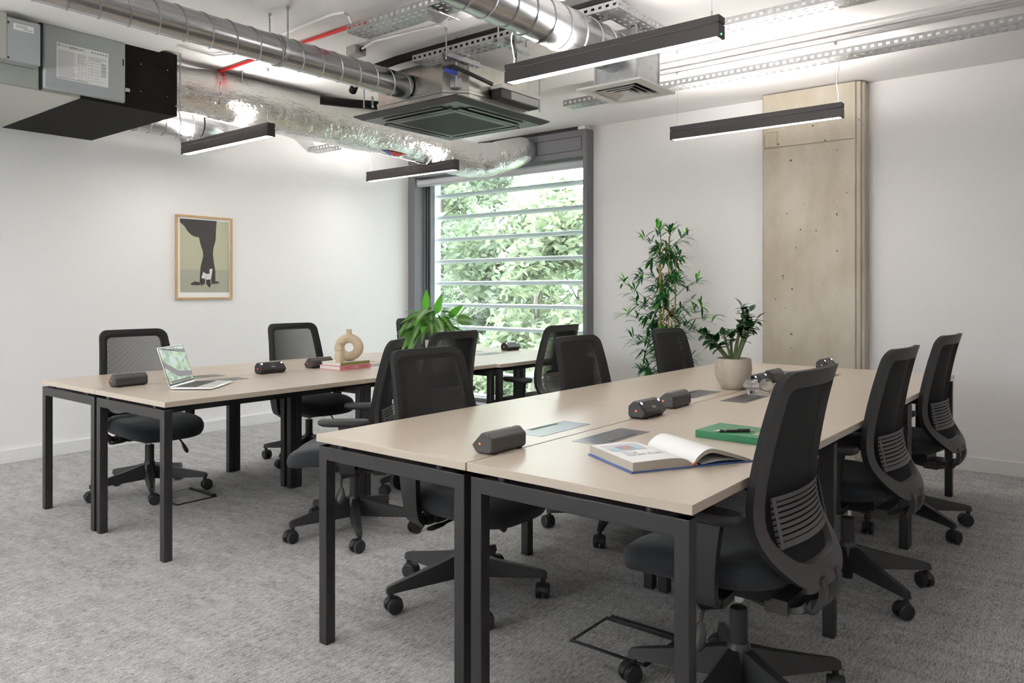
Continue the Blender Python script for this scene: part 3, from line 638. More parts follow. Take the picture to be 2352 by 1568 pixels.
desk(-2.222, -1.514, yr[1], yr[2], -1, 'beige desk holding the plant in a round concrete pot', (0, 1), rb_)
desk(-1.508, -.793, yr[2], yr[3], 1, 'beige desk at the far right end of the right bench before the bare wall', group=rb_)
desk(-2.222, -1.514, yr[2], yr[3], -1, 'beige desk at the far end of the right bench in front of the bamboo plant', group=rb_)
desk(-4.112, -3.392, yl[0], yl[1], 1, 'beige desk holding the open laptop', group=lb__)
desk(-4.808, -4.118, yl[0], yl[1], -1, 'beige desk at the near left corner of the left bench, behind the laptop', group=lb__)
desk(-4.112, -3.392, yl[1], yl[2], 1, 'beige desk holding the ring vase on two books', group=lb__)
desk(-4.808, -4.118, yl[1], yl[2], -1, 'beige desk between the ring vase and the white wall', group=lb__)
desk(-4.112, -3.352, yl[2], yl[3], 1, 'beige desk brightly lit by the window at the far end of the left bench', group=lb__)
desk(-4.808, -4.118, yl[2], yl[3], -1, 'beige desk in the window corner behind the trailing green plant', group=lb__)

# ================================================================== CHAIRS
def lerp(tab, z):
    for (a, b), (c, d) in zip(tab, tab[1:]):
        if a <= z <= c: t = (z - a) / (c - a); t = t * t * (3 - 2 * t) if False else t; return b + (d - b) * t
    return tab[0][1] if z < tab[0][0] else tab[-1][1]
PROF = catmull([(.40, -.252), (.44, -.243), (.49, -.214), (.545, -.182), (.60, -.168), (.66, -.168), (.74, -.178), (.85, -.198), (.95, -.222), (.995, -.236)], 6)
WID = catmull([(.40, .205), (.47, .222), (.55, .236), (.63, .236), (.75, .228), (.88, .216), (1.0, .205)], 6)
BZ0, BZ1 = .405, .992
def prof(z, x=0): return lerp(PROF, z) + .75 * x * x
def hw(z, z0, z1, inset, rt, rb2):
    w = lerp(WID, z) - inset
    if z > z1 - rt: q = z - (z1 - rt); return w - rt + math.sqrt(max(0, rt * rt - q * q))
    if z < z0 + rb2: q = (z0 + rb2) - z; return w - rb2 + math.sqrt(max(0, rb2 * rb2 - q * q))
    return w
def outline(z0, z1, inset, rt, rb2, n=26, m=8):
    pts = []
    zs = [z0 + (z1 - z0) * (1 - math.cos(PI * i / n)) / 2 for i in range(n + 1)]
    for z in zs: pts.append((hw(z, z0, z1, inset, rt, rb2), z))
    a = pts[-1][0]
    for i in range(1, m): pts.append((a - 2 * a * i / m, z1))
    for z in reversed(zs): pts.append((-hw(z, z0, z1, inset, rt, rb2), z))
    b = hw(z0, z0, z1, inset, rt, rb2)
    for i in range(1, m): pts.append((-b + 2 * b * i / m, z0))
    return pts
def chair_meshes():
    Ms = {}
    arm = MB()
    secs = [(.0, .030, .088, .178), (.05, .029, .086, .172), (.12, .026, .084, .152), (.22, .021, .082, .130), (.305, .0175, .080, .112), (.328, .015, .078, .106), (.338, .010, .078, .098)]
    rs = []
    for x, w, zb, zt in secs: rs.append([(x, -w, zb), (x, -w * .55, zt), (x, w * .55, zt), (x, w, zb)])
    arm.rings(rs); arm.cyl((.322, 0, .056), (.322, 0, .09), .0105, 12); Ms['leg'] = arm.mesh('base_leg', plast_m, 30)
    ca_ = MB()
    for s in (-1, 1):
        ca_.tube([(-.012, s * .007, .031), (-.012, s * .0095, .031), (-.012, s * .024, .031), (-.012, s * .027, .031)], [.028, .031, .031, .027], 20)
    ca_.box(-.018, .006, -.007, .007, .02, .06)
    hood = [(-.012 + .033 * math.cos(a), 0, .031 + .033 * math.sin(a)) for a in [R(20 + 150 * k / 8) for k in range(9)]]
    ca_.tube(hood, .0022, 4, ry=.010, up=(0, 0, 1) if False else None); ca_.cyl((0, 0, .045), (0, 0, .064), .010, 10)
    Ms['caster'] = ca_.mesh('caster', plast_m, 30)
    hub = MB().lathe([(.021, .04), (.021, .085), (.036, .086), (.042, .10), (.040, .165), (.031, .185), (.028, .19)], 20); Ms['hub'] = hub.mesh('base_hub', plast_m, 30)
    Ms['sleeve'] = MB().lathe([(.0265, .186), (.0265, .288), (.024, .291)], 20).mesh('gas_cylinder', plast_m, 30)
    Ms['piston'] = MB().lathe([(.0145, .28), (.0145, .335)], 14).mesh('piston', chrome_m, 30)
    me = MB(); me.rings([[(-.06, -.11, .318), (.06, -.11, .318), (.07, .10, .318), (-.07, .10, .318)], [(-.085, -.13, .345), (.085, -.13, .345), (.095, .14, .345), (-.095, .14, .345)], [(-.10, -.13, .382), (.10, -.13, .382), (.11, .15, .382), (-.11, .15, .382)]])
    me.box(-.19, .19, -.035, .035, .345, .372); Ms['mech'] = me.mesh('tilt_mechanism', plast_m, 25)
    # seat cushion and pan
    def seat_ring(k, z, nn=44):
        o = []
        for i in range(nn):
            a = 2 * PI * i / nn; c, s_ = math.cos(a), math.sin(a); e = 2 / 3.4
            x = .245 * k * abs(c) ** e * (1 if c > 0 else -1); y = .060 + .262 * k * abs(s_) ** e * (1 if s_ > 0 else -1)
            x *= 1 - .07 * max(0, (.06 - y) / .262)
            f = max(0, (y - .09) / .23); zz = z - .040 * f * f + .012 * max(0, -(y - .0) / .2) - .010 * (1 - min(1, abs(x) / .2)) * k * (1 if z > .43 else 0)
            o.append((x, y, zz))
        return o
    sb = MB(); sb.rings([seat_ring(.90, .398), seat_ring(.985, .402), seat_ring(1.0, .420), seat_ring(.995, .437), seat_ring(.965, .453), seat_ring(.90, .463), seat_ring(.75, .468), seat_ring(.45, .468), seat_ring(.15, .468)])
    Ms['seat'] = sb.mesh('seat_cushion', fab_m, 60)
    sp = MB(); sp.rings([seat_ring(.55, .378), seat_ring(.86, .380), seat_ring(.965, .392), seat_ring(.975, .404), seat_ring(.90, .406)]); Ms['pan'] = sp.mesh('seat_pan', plast_m, 50)
    # back frame
    A = outline(BZ0, BZ1, 0, .048, .125); B = outline(BZ0 + .062, BZ1 - .046, .043, .026, .105)
    th = .021
    def P(pt, dy): return (pt[0], prof(pt[1], pt[0]) + dy, pt[1])
    n = len(A); vs = [P(p, .0008) for p in A] + [P(p, -th) for p in A] + [P(p, -th) for p in B] + [P(p, .0008) for p in B]
    fs = [(r * n + i, r * n + (i + 1) % n, ((r + 1) % 4) * n + (i + 1) % n, ((r + 1) % 4) * n + i) for r in range(4) for i in range(n)]
    bf = MB(); bf.add(vs, fs); bf.mi = [1 if i // n in (0, 3) else 0 for i in range(4 * n)]; Ms['frame'] = bf.mesh('back_frame', [gplast_m, net_m], 50)
    z0, z1 = BZ0 + .045, BZ1 - .026
    bm_ = MB(); pitch, wx, dy_ = .003, .00075, .0013; ns = int(.236 / pitch)
    for k in range(-ns, ns + 1):
        x = k * pitch; zs = [z0 + (z1 - z0) * i / 60 for i in range(61)]; ok = [z for z in zs if hw(z, z0, z1, .024, .030, .115) >= abs(x)]
        if len(ok) < 2: continue
        q = [ok[0] + (ok[-1] - ok[0]) * i / 22 for i in range(23)]
        bm_.rings([[(x - wx, prof(z, x), z), (x + wx, prof(z, x), z), (x + wx, prof(z, x) + dy_, z), (x - wx, prof(z, x) + dy_, z)] for z in q])
    Ms['net'] = bm_.mesh('back_mesh', net_m, 60)
    lu = MB(); lz0, lz1, lx = .520, .652, .178; nb = 8
    def strip(za, zb, xa, xb, k=12):
        lu.grid(lambda u, v: (xa + (xb - xa) * u, prof(za + (zb - za) * v, xa + (xb - xa) * u) - .024 - .004 * math.sin(PI * ((za + zb) / 2 - lz0) / (lz1 - lz0)), za + (zb - za) * v), k, 1)
    bar = (lz1 - lz0) / (nb + .9)
    strip(lz0, lz0 + bar * .9, -lx, lx); strip(lz1 - bar * .9, lz1, -lx, lx)
    for i in range(1, nb): strip(lz0 + bar * (i + .12), lz0 + bar * (i + .80), -lx, lx)
    strip(lz0, lz1, -lx, -lx + .014, 1); strip(lz0, lz1, lx - .014, lx, 1)
    Ms['lumbar'] = lu.mesh('lumbar_support', mat('grey_lumbar_plastic', (.085, .08, .08), .5), 60)
    bk = MB()
    for s in (-1, 1):
        K = catmull([(s * .055, -.258, .425), (s * .052, -.266, .385), (s * .048, -.245, .345), (s * .045, -.19, .318), (s * .045, -.12, .318), (s * .05, -.06, .33)], 5)
        bk.tube(K, .009, 4, ry=.017, up=(0, -1, .6))
    K = catmull([(0, -.262, .352), (0, -.225, .328), (0, -.16, .312), (0, -.08, .318)], 5); bk.tube(K, .007, 4, ry=.05, up=(0, -.3, 1)); bk.box(-.075, .075, -.175, -.11, .305, .345)
    Ms['bracket'] = bk.mesh('back_bracket', gplast_m, 40)
    ar = MB(); K = catmull([(.15, -.02, .355), (.22, -.02, .352), (.258, -.02, .375), (.272, -.022, .45), (.276, -.026, .53), (.272, -.03, .592)], 5); ar.tube(K, .012, 4, ry=[.034] * 10 + [.034 + .0009 * i for i in range(len(K) - 10)], up=(1, 0, .25)); Ms['armL'] = ar.mesh('arm_upright', plast_m, 40)
    pd = MB(); oo = []
    for i in range(28):
        a = 2 * PI * i / 28; c, s_ = math.cos(a), math.sin(a); oo.append((.043 * abs(c) ** .6 * (1 if c > 0 else -1), .122 * abs(s_) ** .6 * (1 if s_ > 0 else -1)))
    pd.rings([[(.27 + x * .8, -.005 + y * .85, .588) for x, y in oo], [(.27 + x * .97, -.005 + y * .98, .596) for x, y in oo], [(.27 + x, -.005 + y, .608) for x, y in oo], [(.27 + x * .93, -.005 + y * .96, .618) for x, y in oo], [(.27 + x * .6, -.005 + y * .8, .620) for x, y in oo]])
    Ms['pad'] = pd.mesh('arm_pad', mat('soft_black_pad', (.022, .022, .024), .6), 50)
    lv_ = MB(); lv_.tube([(-.10, .03, .345), (-.15, .03, .33), (-.19, .025, .285), (-.205, .022, .262)], .0055, 8); lv_.tube([(-.198, .022, .275), (-.212, .021, .248), (-.226, .02, .22), (-.232, .02, .205)], [.006, .011, .012, .005], 10, ry=[.010, .021, .024, .010], up=(1, 0, .5)); Ms['lever'] = lv_.mesh('tilt_lever', plast_m, 50)
    lv_ = MB(); lv_.tube([(.10, .06, .352), (.19, .06, .345)], .006, 8); lv_.tube([(.17, .06, .346), (.20, .06, .344), (.25, .06, .342), (.265, .06, .341)], [.004, .007, .007, .003], 10, ry=[.010, .019, .019, .008], up=(0, 0, 1)); Ms['lever2'] = lv_.mesh('height_lever', plast_m, 50)
    return Ms
CM = chair_meshes(); random.seed(21)
def chair(x, y, rz, phase, label, group, h=0.):
    t = thing('office_chair', label, 'chair', (x, y, 0), R(rz), group)
    for key, nm in (('hub', 'base_hub'), ('sleeve', 'gas_cylinder'), ('piston', 'piston'), ('mech', 'tilt_mechanism'), ('seat', 'seat_cushion'), ('pan', 'seat_pan'), ('frame', 'back_frame'), ('net', 'back_mesh'), ('lumbar', 'lumbar_support'), ('bracket', 'back_bracket'), ('lever', 'tilt_lever'), ('lever2', 'height_lever')):
        o = shared(nm, CM[key], t, loc=(0, 0, 0 if key in ('hub', 'sleeve') else h))
        if key == 'net': o['kind'] = 'stuff'
    for s in (1, -1):
        a = shared('arm_upright', CM['armL'], t, loc=(0, 0, h), sc=(s, 1, 1)); shared('arm_pad', CM['pad'], a)
    for k in range(5):
        l = shared('base_leg', CM['leg'], t, rot=(0, 0, R(phase - rz + 72 * k))); shared('caster', CM['caster'], l, loc=(.322, 0, 0), rot=(0, 0, random.uniform(0, 6.28)))
    return t
g1, g2, g3, g4 = 'chairs right of the right bench', 'chairs between the benches at the right bench', 'chairs between the benches at the left bench', 'chairs by the white wall'
chair(-.897, 2.205, 88, 50, 'black mesh-back office chair closest to the camera, seen from behind by the open book', g1, .03)
chair(-.90, 3.37, 87, 36, 'black mesh-back office chair seen from behind, second in the row on the right', g1, .02)
chair(-.905, 4.46, 86, 34, 'black mesh-back office chair seen from behind, last in the row by the bare right wall', g1, .022)
chair(-2.092, 2.30, -90, 36, 'black office chair facing the camera behind the near corner of the right bench', g2)
chair(-2.095, 3.445, -90, 4, 'black office chair facing the camera across the right bench from the glass holders', g2)
chair(-2.088, 4.48, -91, 20, 'black office chair in front of the bamboo plant', g2)
chair(-3.086, 2.562, 128, 36, 'black office chair turned side-on between the two benches, beside the laptop desk', g3)
chair(-3.39, 3.42, 91, 36, 'black office chair seen from behind in front of the trailing plant', g3)
chair(-3.37, 4.53, 91, 10, 'black office chair seen from behind against the window', g3)
chair(-4.682, 2.278, -90, -24, 'black office chair behind the open laptop', g4)
chair(-4.685, 3.46, -91, 0, 'black office chair against the white wall, left of the ring vase', g4)
chair(-4.77, 4.80, -96, 20, 'black office chair in the window corner, mostly hidden by the trailing plant', g4)

# ================================================================== POWER UNITS
def power_mesh():
    P0 = [(-.028, 0), (.028, 0), (.047, .025), (.006, .070), (-.014, .072), (-.038, .050), (-.038, .010)]
    b = MB(); b.prism([(x, -.087, z * .93) for x, z in P0], (0, .174, 0)); return b
sock_face = Vector((-.046, 0, .060)).normalized()
def power(x, y, face, label, lights=True):
    t = thing('power_unit', label, 'power socket', (x, y, TOP + .002), 0 if face > 0 else PI, 'desktop power units')
    power_mesh().build('housing', gplast_m if face < 0 else plast_m, t, bevel=.006, smooth=40)
    a = Vector((.047, 0, .02325)); b = Vector((.006, 0, .0651)); d = (b - a).normalized(); nrm = Vector((d.z, 0, -d.x))
    M = Matrix((d, Vector((0, 1, 0)), nrm)).transposed().to_4x4(); M.translation = a + nrm * .0004
    fp = MB(); fp.box(.005, .055, -.079, .079, -.001, .0006, M); fpo = fp.build('socket_plate', plast_m, t, bevel=.001)
    for s in (-1, 1):
        for k, (du, dv, w, h) in enumerate(((.042, 0, .003, .006), (.022, -.011, .006, .003), (.022, .011, .006, .003))):
            q = MB(); q.box(du - h, du + h, s * .042 + dv - w / 2, s * .042 + dv + w / 2, .0006, .0008, M); q.build('socket_hole', dark_m, fpo)
        q = MB(); q.cyl(M @ Vector((.048, s * .070, .0005)), M @ Vector((.048, s * .070, .002)), .0055, 10); q.build('status_light', led_blue if lights else plast_m, t)
    q = MB(); q.box(.037, .049, -.014, .014, .0006, .0012, M); q.build('rocker_switch', gplast_m, fpo)
    q = MB(); q.box(.018, .028, -.012, -.002, .0006, .001, M); q.box(.018, .028, .003, .013, .0006, .001, M); q.build('usb_port', white_m if False else grey_ink, fpo)
    yy = -.0875 if face > 0 else .0875
    MB().lathe([(.0035, 0), (.0035, .0015)], 10).build('power_led', led_red, t, loc=(.0, yy - (.001 if yy < 0 else .0), .03) if face > 0 else (.012, yy, .03), rot=(PI / 2, 0, 0))
    for q_ in (-.07, .05): box(-.033, .033, q_, q_ + .02, -.002, .004).build('rubber_foot', dark_m, t)
    return t
power(-1.545, 1.872, -1, 'black desktop power unit nearest the camera, its sockets turned away')
power(-1.500, 2.745, 1, 'black power unit with sockets and two lights, beyond the open book')
power(-1.535, 3.06, -1, 'black power unit turned away, just behind the one beyond the open book')
power(-1.500, 3.945, 1, 'black power unit with sockets, right behind the clear glass holders')
power(-1.535, 4.25, -1, 'black power unit turned away behind the glass holders')
power(-1.500, 5.12, 1, 'black power unit farthest on the right bench, in front of the concrete column')
power(-4.145, 1.905, -1, 'black power unit at the near end of the left bench, left of the laptop')
power(-4.105, 2.745, 1, 'black power unit with two lights between the laptop and the books')
power(-4.15, 3.145, -1, 'black power unit directly left of the stacked books')
power(-4.09, 5.09, 1, 'black power unit in front of the window on the left bench')

# ================================================================== THINGS ON THE DESKS
# laptop
lp = thing('laptop', 'open silver laptop with a leafy picture on its screen', 'laptop', (-3.80, 2.14, TOP), math.atan2(.63, .78) - PI / 2)   # local +Y = front edge direction
lp.location = (-3.808, 2.137, TOP)
box(-.152, .152, -.106, .106, .003, .013).build('laptop_base', alu_m, lp, bevel=.003)
kd = MB()
for r_ in range(6):
    for c_ in range(14): x = -.132 + c_ * .0190; y = -.085 + r_ * .0178; kd.box(x, x + .0165, y, y + .015, .013, .0142)
kd.build('keyboard', mat('dark_keys', (.03, .03, .035), .5), lp); kd_o = lp.children[-1]; kd_o['kind'] = 'stuff'
box(-.055, .055, .03, .098, .0130, .0133).build('trackpad', mat('trackpad_grey', (.65, .65, .66), .35, .5), lp)
ang = R(18); ML = Matrix.Translation((0, -.106, .012)) @ Matrix.Rotation(ang, 4, 'X')
lid = MB(); lid.box(-.152, .152, -.005, .0, 0, .213, ML); lido = lid.build('laptop_lid', alu_m, lp, bevel=.002)
bz = MB(); bz.box(-.149, .149, .0, .0006, .006, .210, ML); bz.build('screen_bezel', dark_m, lido)
scr_m = bpy.data.materials.new('leafy_screen_picture'); scr_m.use_nodes = True
def screen():
    nt, N, L, b = nodes(scr_m); b.inputs['Roughness'].default_value = .25
    tc = N.new('ShaderNodeTexCoord'); n = N.new('ShaderNodeTexNoise'); n.inputs['Scale'].default_value = 22; n.inputs['Detail'].default_value = 5; n.inputs['Distortion'].default_value = .4
    r = N.new('ShaderNodeValToRGB'); el_ = r.color_ramp.elements
    el_[0].position = .3; el_[0].color = (.03, .06, .03, 1); el_[1].position = .75; el_[1].color = (.75, .8, .85, 1)
    for p, c in ((.42, (.06, .13, .03, 1)), (.5, (.20, .32, .10, 1)), (.58, (.28, .36, .28, 1)), (.66, (.30, .28, .34, 1))): q = el_.new(p); q.color = c
    L.new(tc.outputs['Object'], n.inputs[0]); L.new(n.outputs[0], r.inputs[0]); L.new(r.outputs[0], b.inputs['Emission Color']); b.inputs['Emission Strength'].default_value = .75
    b.inputs['Base Color'].default_value = (.02, .02, .02, 1)
screen()
bz = MB(); bz.box(-.145, .145, .0006, .0009, .016, .206, ML); bz.build('screen', scr_m, lido)
dk = MB(); dk.box(-.12, .12, .0009, .0011, .018, .030, ML); dk.build('screen_dock', mat('dock_brown', (.12, .06, .05), .4), lido)
wood = mat('screen_branch', (.30, .26, .30), .5)
for q in (((-.145, .165), (-.145, .185), (.145, .203), (.10, .203)), ((-.145, .035), (-.145, .06), (.0, .075), (.145, .14), (.145, .105), (.02, .045))):
    MB().prism([ML @ Vector((x, .00095, z)) for x, z in q], ML.to_3x3() @ Vector((0, .0002, 0))).build('screen_image', wood, lido, smooth=0)

# stacked books and the ring vase
def closed_book(label, x, y, z, w, h, t, rz, cover, spine, name='book'):
    b = thing(name, label, 'book', (x, y, z), rz)      # spine on the +X side, w along X, h along Y
    box(-w / 2, w / 2, -h / 2, h / 2, 0, .003).build('back_cover', cover, b); box(-w / 2, w / 2, -h / 2, h / 2, t - .003, t).build('front_cover', cover, b)
    box(w / 2 - .003, w / 2, -h / 2, h / 2, 0.0005, t - .0005).build('spine', spine, b); box(-w / 2 + .004, w / 2 - .003, -h / 2 + .004, h / 2 - .004, .003, t - .003).build('page_block', paper_m, b); return b
pink = mat('pink_cover', (.75, .25, .28), .5); olive = mat('olive_spine', (.24, .24, .05), .5); ivory = mat('ivory_cover', (.70, .68, .62), .5)
b1 = closed_book('pink spined book at the bottom of the pair under the ring vase', -3.988, 3.232, TOP, .20, .268, .026, R(3), pink, pink)
text('spine_text', 'PRETTY', .017, mat('brown_ink', (.25, .06, .06), .6), b1, (.1006, -.092, .007), (0, 1, 0), (0, 0, 1), .0002, 1.05); text('spine_text', 'CITY', .013, pale_ink, b1, (.1006, -.004, .008), (0, 1, 0), (0, 0, 1), .0002); text('spine_text', 'LONDON', .017, MATS['brown_ink'], b1, (.1006, .03, .007), (0, 1, 0), (0, 0, 1), .0002, 1.05)
closed_book('olive spined book directly under the ring vase', -3.992, 3.238, TOP + .0262, .185, .25, .021, R(3), ivory, olive)
VZ = TOP + .0475
dv = thing('ring_vase', 'cream ceramic ring shaped vase with a short neck on the books', 'vase', (-3.975, 3.252, VZ), YAW)
dv.scale = (.95, .95, .87)
dm = MB(); RR, rr = .066, .034; vs = []; nu, nv = 48, 20
for i in range(nu):
    a = 2 * PI * i / nu; kk = 1.0 + .10 * math.cos(a + .0) * 0
    for k in range(nv):
        b_ = 2 * PI * k / nv; q = RR + rr * math.cos(b_) * kk; vs.append((q * math.cos(a), rr * 1.05 * math.sin(b_), .1005 + 1.02 * q * math.sin(a)))
dm.add(vs, [(i * nv + k, ((i + 1) % nu) * nv + k, ((i + 1) % nu) * nv + (k + 1) % nv, i * nv + (k + 1) % nv) for i in range(nu) for k in range(nv)]); dm.v = [(x, y, max(z, .0)) for x, y, z in dm.v]
dm.build('ring_body', ceramic_m, dv, smooth=70)
MB().lathe([(.040, .170), (.030, .186), (.0225, .199), (.0195, .212), (.0195, .232), (.0215, .236), (.017, .236), (.016, .215)], 28, capb=False, capt=True).build('vase_neck', ceramic_m, dv, smooth=60)
sv = thing('small_vase', 'small cream waisted candle holder in front of the ring vase', 'vase', (-3.925, 3.135, VZ))
sv.scale = (.95, .95, 1.12)
MB().lathe([(.022, 0), (.029, .012), (.0335, .03), (.031, .048), (.025, .060), (.021, .066), (.0265, .071), (.028, .076), (.0255, .082), (.019, .088), (.019, .094), (.0215, .112), (.0185, .112), (.016, .095)], 28).build('holder_body', ceramic_m, sv, smooth=50)

# open art book
bc = Vector((-1.061, 1.853, 0)); ud = Vector((.50, .866, 0)); vd = Vector((-.866, .50, 0))
ob = thing('open_book', 'open hardback art book with blue cover lying on the near right desk', 'book', (*(bc + ud * .207 + vd * .131)[:2], TOP), math.atan2(.866, .5))
HB = .128   # local X = across pages, local Y = along the spine
blue = mat('blue_book_cover', (.08, .16, .42), .45)
for s in (-1, 1): box(min(s * .012, s * .207), max(s * .012, s * .207), -HB - .003, HB + .003, .001, .004).build('cover', blue, ob)
MB().prism([(-.012, -HB - .003, .001), (0, -HB - .003, .0035), (.012, -HB - .003, .001), (.012, -HB - .003, .0045), (0, -HB - .003, .0075), (-.012, -HB - .003, .0045)], (0, 2 * HB + .006, 0)).build('book_spine', blue, ob)
MB().tube([(-.008, -HB - .001, .006), (0, -HB - .002, .013), (.010, -HB - .001, .008)], .0025, 6).build('head_band', mat('orange_band', (.8, .15, .02), .6), ob)
def pagez(x, s):
    a = abs(x) / .2
    if s < 0: return .030 * (1 - math.exp(-a * 9)) * (1 - .18 * a) + .004
    return .052 * math.sin(min(1, a * 2.6) * PI / 2) * (1 - a) ** .9 + .010 + .006 * (1 - a) - .004 * a if a > .02 else .010
pb_m = mat('page_block_grey', (.45, .41, .35), .85)
for s in (-1, 1):
    tp = [s * .2 * k / 20 for k in range(21)]
    up_ = [(x, pagez(x, s)) for x in tp]
    dn = [(x, .0045) for x in tp] if s < 0 else [(x, max(.0045, pagez(x, s) - .013 + .004 * abs(x) / .2)) for x in tp]
    poly = [(x, -HB, z) for x, z in up_] + [(x, -HB, z) for x, z in reversed(dn)]
    m_ = MB()
    for k in range(20):
        q = [up_[k], up_[k + 1], dn[k + 1], dn[k]]; m_.add([(x, y, z) for y in (-HB, HB) for x, z in q], [(3, 2, 1, 0), (4, 5, 6, 7), (0, 1, 5, 4), (2, 3, 7, 6)] + ([(1, 2, 6, 5)] if k == 19 else []) + ([(3, 0, 4, 7)] if k == 0 else []))
    m_.build('page_block', pb_m, ob, smooth=40)
    MB().grid(lambda u, v: (s * .2 * u, -HB + 2 * HB * v, pagez(s * .2 * u, s) + .0006), 24, 1).build('top_page', paper_m, ob, smooth=60)
for k, zq in enumerate((.012, .017)):
    MB().grid(lambda u, v: (.03 + .16 * u, -HB + 2 * HB * v, .006 + zq * math.sin(PI * min(1, u * 1.0)) * (.6 - .3 * u)), 12, 1).build('loose_page', paper_m, ob, smooth=60)
def onpage(x, y): return (x, y, pagez(x, -1) + .0012)
def patch(name, pts, m): MB().add([onpage(x, y) for x, y in pts], [tuple(range(len(pts)))]).build(name, m, ob, smooth=0)
pic = {'sky': (.62, .60, .62), 'sea': (.42, .58, .68), 'warm': (.55, .28, .22), 'violet': (.35, .30, .42)}
for nm, c in pic.items(): mat('picture_' + nm, c, .6)
def pgrid(nm, x0, x1, y0, y1, m, dz=.0012): MB().grid(lambda u, v: (x0 + (x1 - x0) * u, y0 + (y1 - y0) * v, pagez(x0 + (x1 - x0) * u, -1) + dz), 8, 1).build(nm, m, ob, smooth=60)
pgrid('picture', -.182, -.062, .015, .105, MATS['picture_sky']); pgrid('picture', -.175, -.075, .018, .06, MATS['picture_sea'], .0015); pgrid('picture', -.15, -.10, .03, .075, MATS['picture_violet'], .0018); pgrid('picture', -.135, -.112, .025, .06, MATS['picture_warm'], .002); pgrid('picture', -.10, -.075, .05, .07, MATS['picture_sea'], .002)
tx = text('page_text', 'The', .030, mat('page_ink', (.35, .35, .37), .7), ob, (-.172, -.028, pagez(-.12, -1) + .0016), (1, 0, 0), (0, 1, 0), .0001); tx2 = text('page_text', 'Siren Call', .030, MATS['page_ink'], ob, (-.172, -.055, pagez(-.12, -1) + .0016), (1, 0, 0), (0, 1, 0), .0001)

# green notebook and pen
nb_ = thing('notebook', 'green hardcover notebook with gold lettering beyond the open book', 'notebook', (-1.03, 2.555, TOP), R(-2))
green = mat('green_cloth_cover', (.015, .16, .065), .5)
nb = MB(); nb.box(-.125, .125, -.095, .095, .021, .024); nb.box(-.125, .125, -.095, .095, 0, .003); nb.box(-.125, .125, -.096, -.092, .0, .024); nb.build('notebook_cover', green, nb_, bevel=.0015)
box(-.122, .121, -.092, .091, .003, .021).build('page_block', mat('cream_pages', (.72, .68, .56), .8), nb_)
box(-.15, -.12, .03, .05, .010, .0108).build('page_marker', mat('cream_tab', (.75, .7, .5), .7), nb_)
gold = mat('gold_foil', (.75, .60, .18), .35, .8)
gq = MB()
for k in range(3): gq.box(.062 + k * .008, .065 + k * .008, -.055, .01, .0241, .0244)
gq.box(.066, .068, .04, .06, .0241, .0244); gq.build('gold_lines', gold, nb_)
pe = thing('pen', 'black ballpoint pen with silver tip lying on the green notebook', 'pen', (-1.035, 2.50, TOP + .0293), R(38))
MB().tube([(-.068, 0, 0), (-.052, 0, 0), (-.048, 0, 0)], [.001, .0042, .005], 12).build('pen_tip', chrome_m, pe); MB().tube([(-.048, 0, 0), (.055, 0, 0)], .005, 12).build('pen_barrel', plast_m, pe)
for x in (-.035, -.028): MB().tube([(x, 0, 0), (x + .003, 0, 0)], .0053, 12).build('pen_ring', chrome_m, pe)
MB().tube([(.055, 0, 0), (.062, 0, 0), (.07, 0, 0)], [.0045, .003, .003], 10).build('pen_clicker', chrome_m, pe); box(.012, .056, -.0015, .0015, .005, .0068).build('pen_clip', plast_m, pe)

# glass holders
gh = thing('glass_holder', 'clear ribbed glass candle holder with a wide waist, beside the concrete pot', 'glass', (-1.425, 3.665, TOP + .0005))
MB().lathe([(.021, 0), (.022, .002), (.022, .022), (.034, .027), (.042, .036), (.042, .046), (.034, .055), (.029, .06), (.030, .070), (.027, .070), (.026, .058), (.038, .044), (.036, .036), (.02, .030), (.018, .024)], 32).build('holder_glass', glass_m, gh, smooth=50)
gh = thing('glass_holder', 'clear smooth glass bowl tilted beside the ribbed glass holder', 'glass', (-1.395, 3.765, TOP + .004))
MB().lathe([(.012, 0), (.024, .006), (.034, .022), (.036, .034), (.030, .050), (.016, .062), (.013, .062), (.027, .048), (.032, .034), (.030, .024), (.02, .011)], 32).build('bowl_glass', glass_m, gh, smooth=60, rot=(R(14), R(16), 0))

# ================================================================== PLANTS
def leaf_mesh(name, L, w, curl, mats, fold=.25, n=8, tipw=.5):
    m = MB(); vs = []
    for i in range(n + 1):
        t = i / n; ww = w / 2 * math.sin(PI * t ** tipw) ** .85 if 0 < t < 1 else .0006
        y = L * t; z = -curl * L * t * t
        vs += [(-ww, y, z + ww * fold), (0, y, z), (ww, y, z + ww * fold)]
    return m.add(vs, [q for i in range(n) for q in ((i * 3, i * 3 + 1, i * 3 + 4, i * 3 + 3), (i * 3 + 1, i * 3 + 2, i * 3 + 5, i * 3 + 4))]).mesh(name, mats, 60)
def orient(o, base, direction, upv=(0, 0, 1), sc=1.):
    y = Vector(direction).normalized(); z = Vector(upv); z = (z - y * z.dot(y))
    z = z.normalized() if z.length > 1e-4 else Vector((1, 0, 0)); x = y.cross(z)
    M = Matrix((x, y, z)).transposed().to_4x4(); M.translation = Vector(base); M = M @ Matrix.Scale(sc, 4)
    lo = min((M @ v.co).z for v in o.data.vertices)
    if lo < .006: M.translation.z += .006 - lo
    o.matrix_local = M
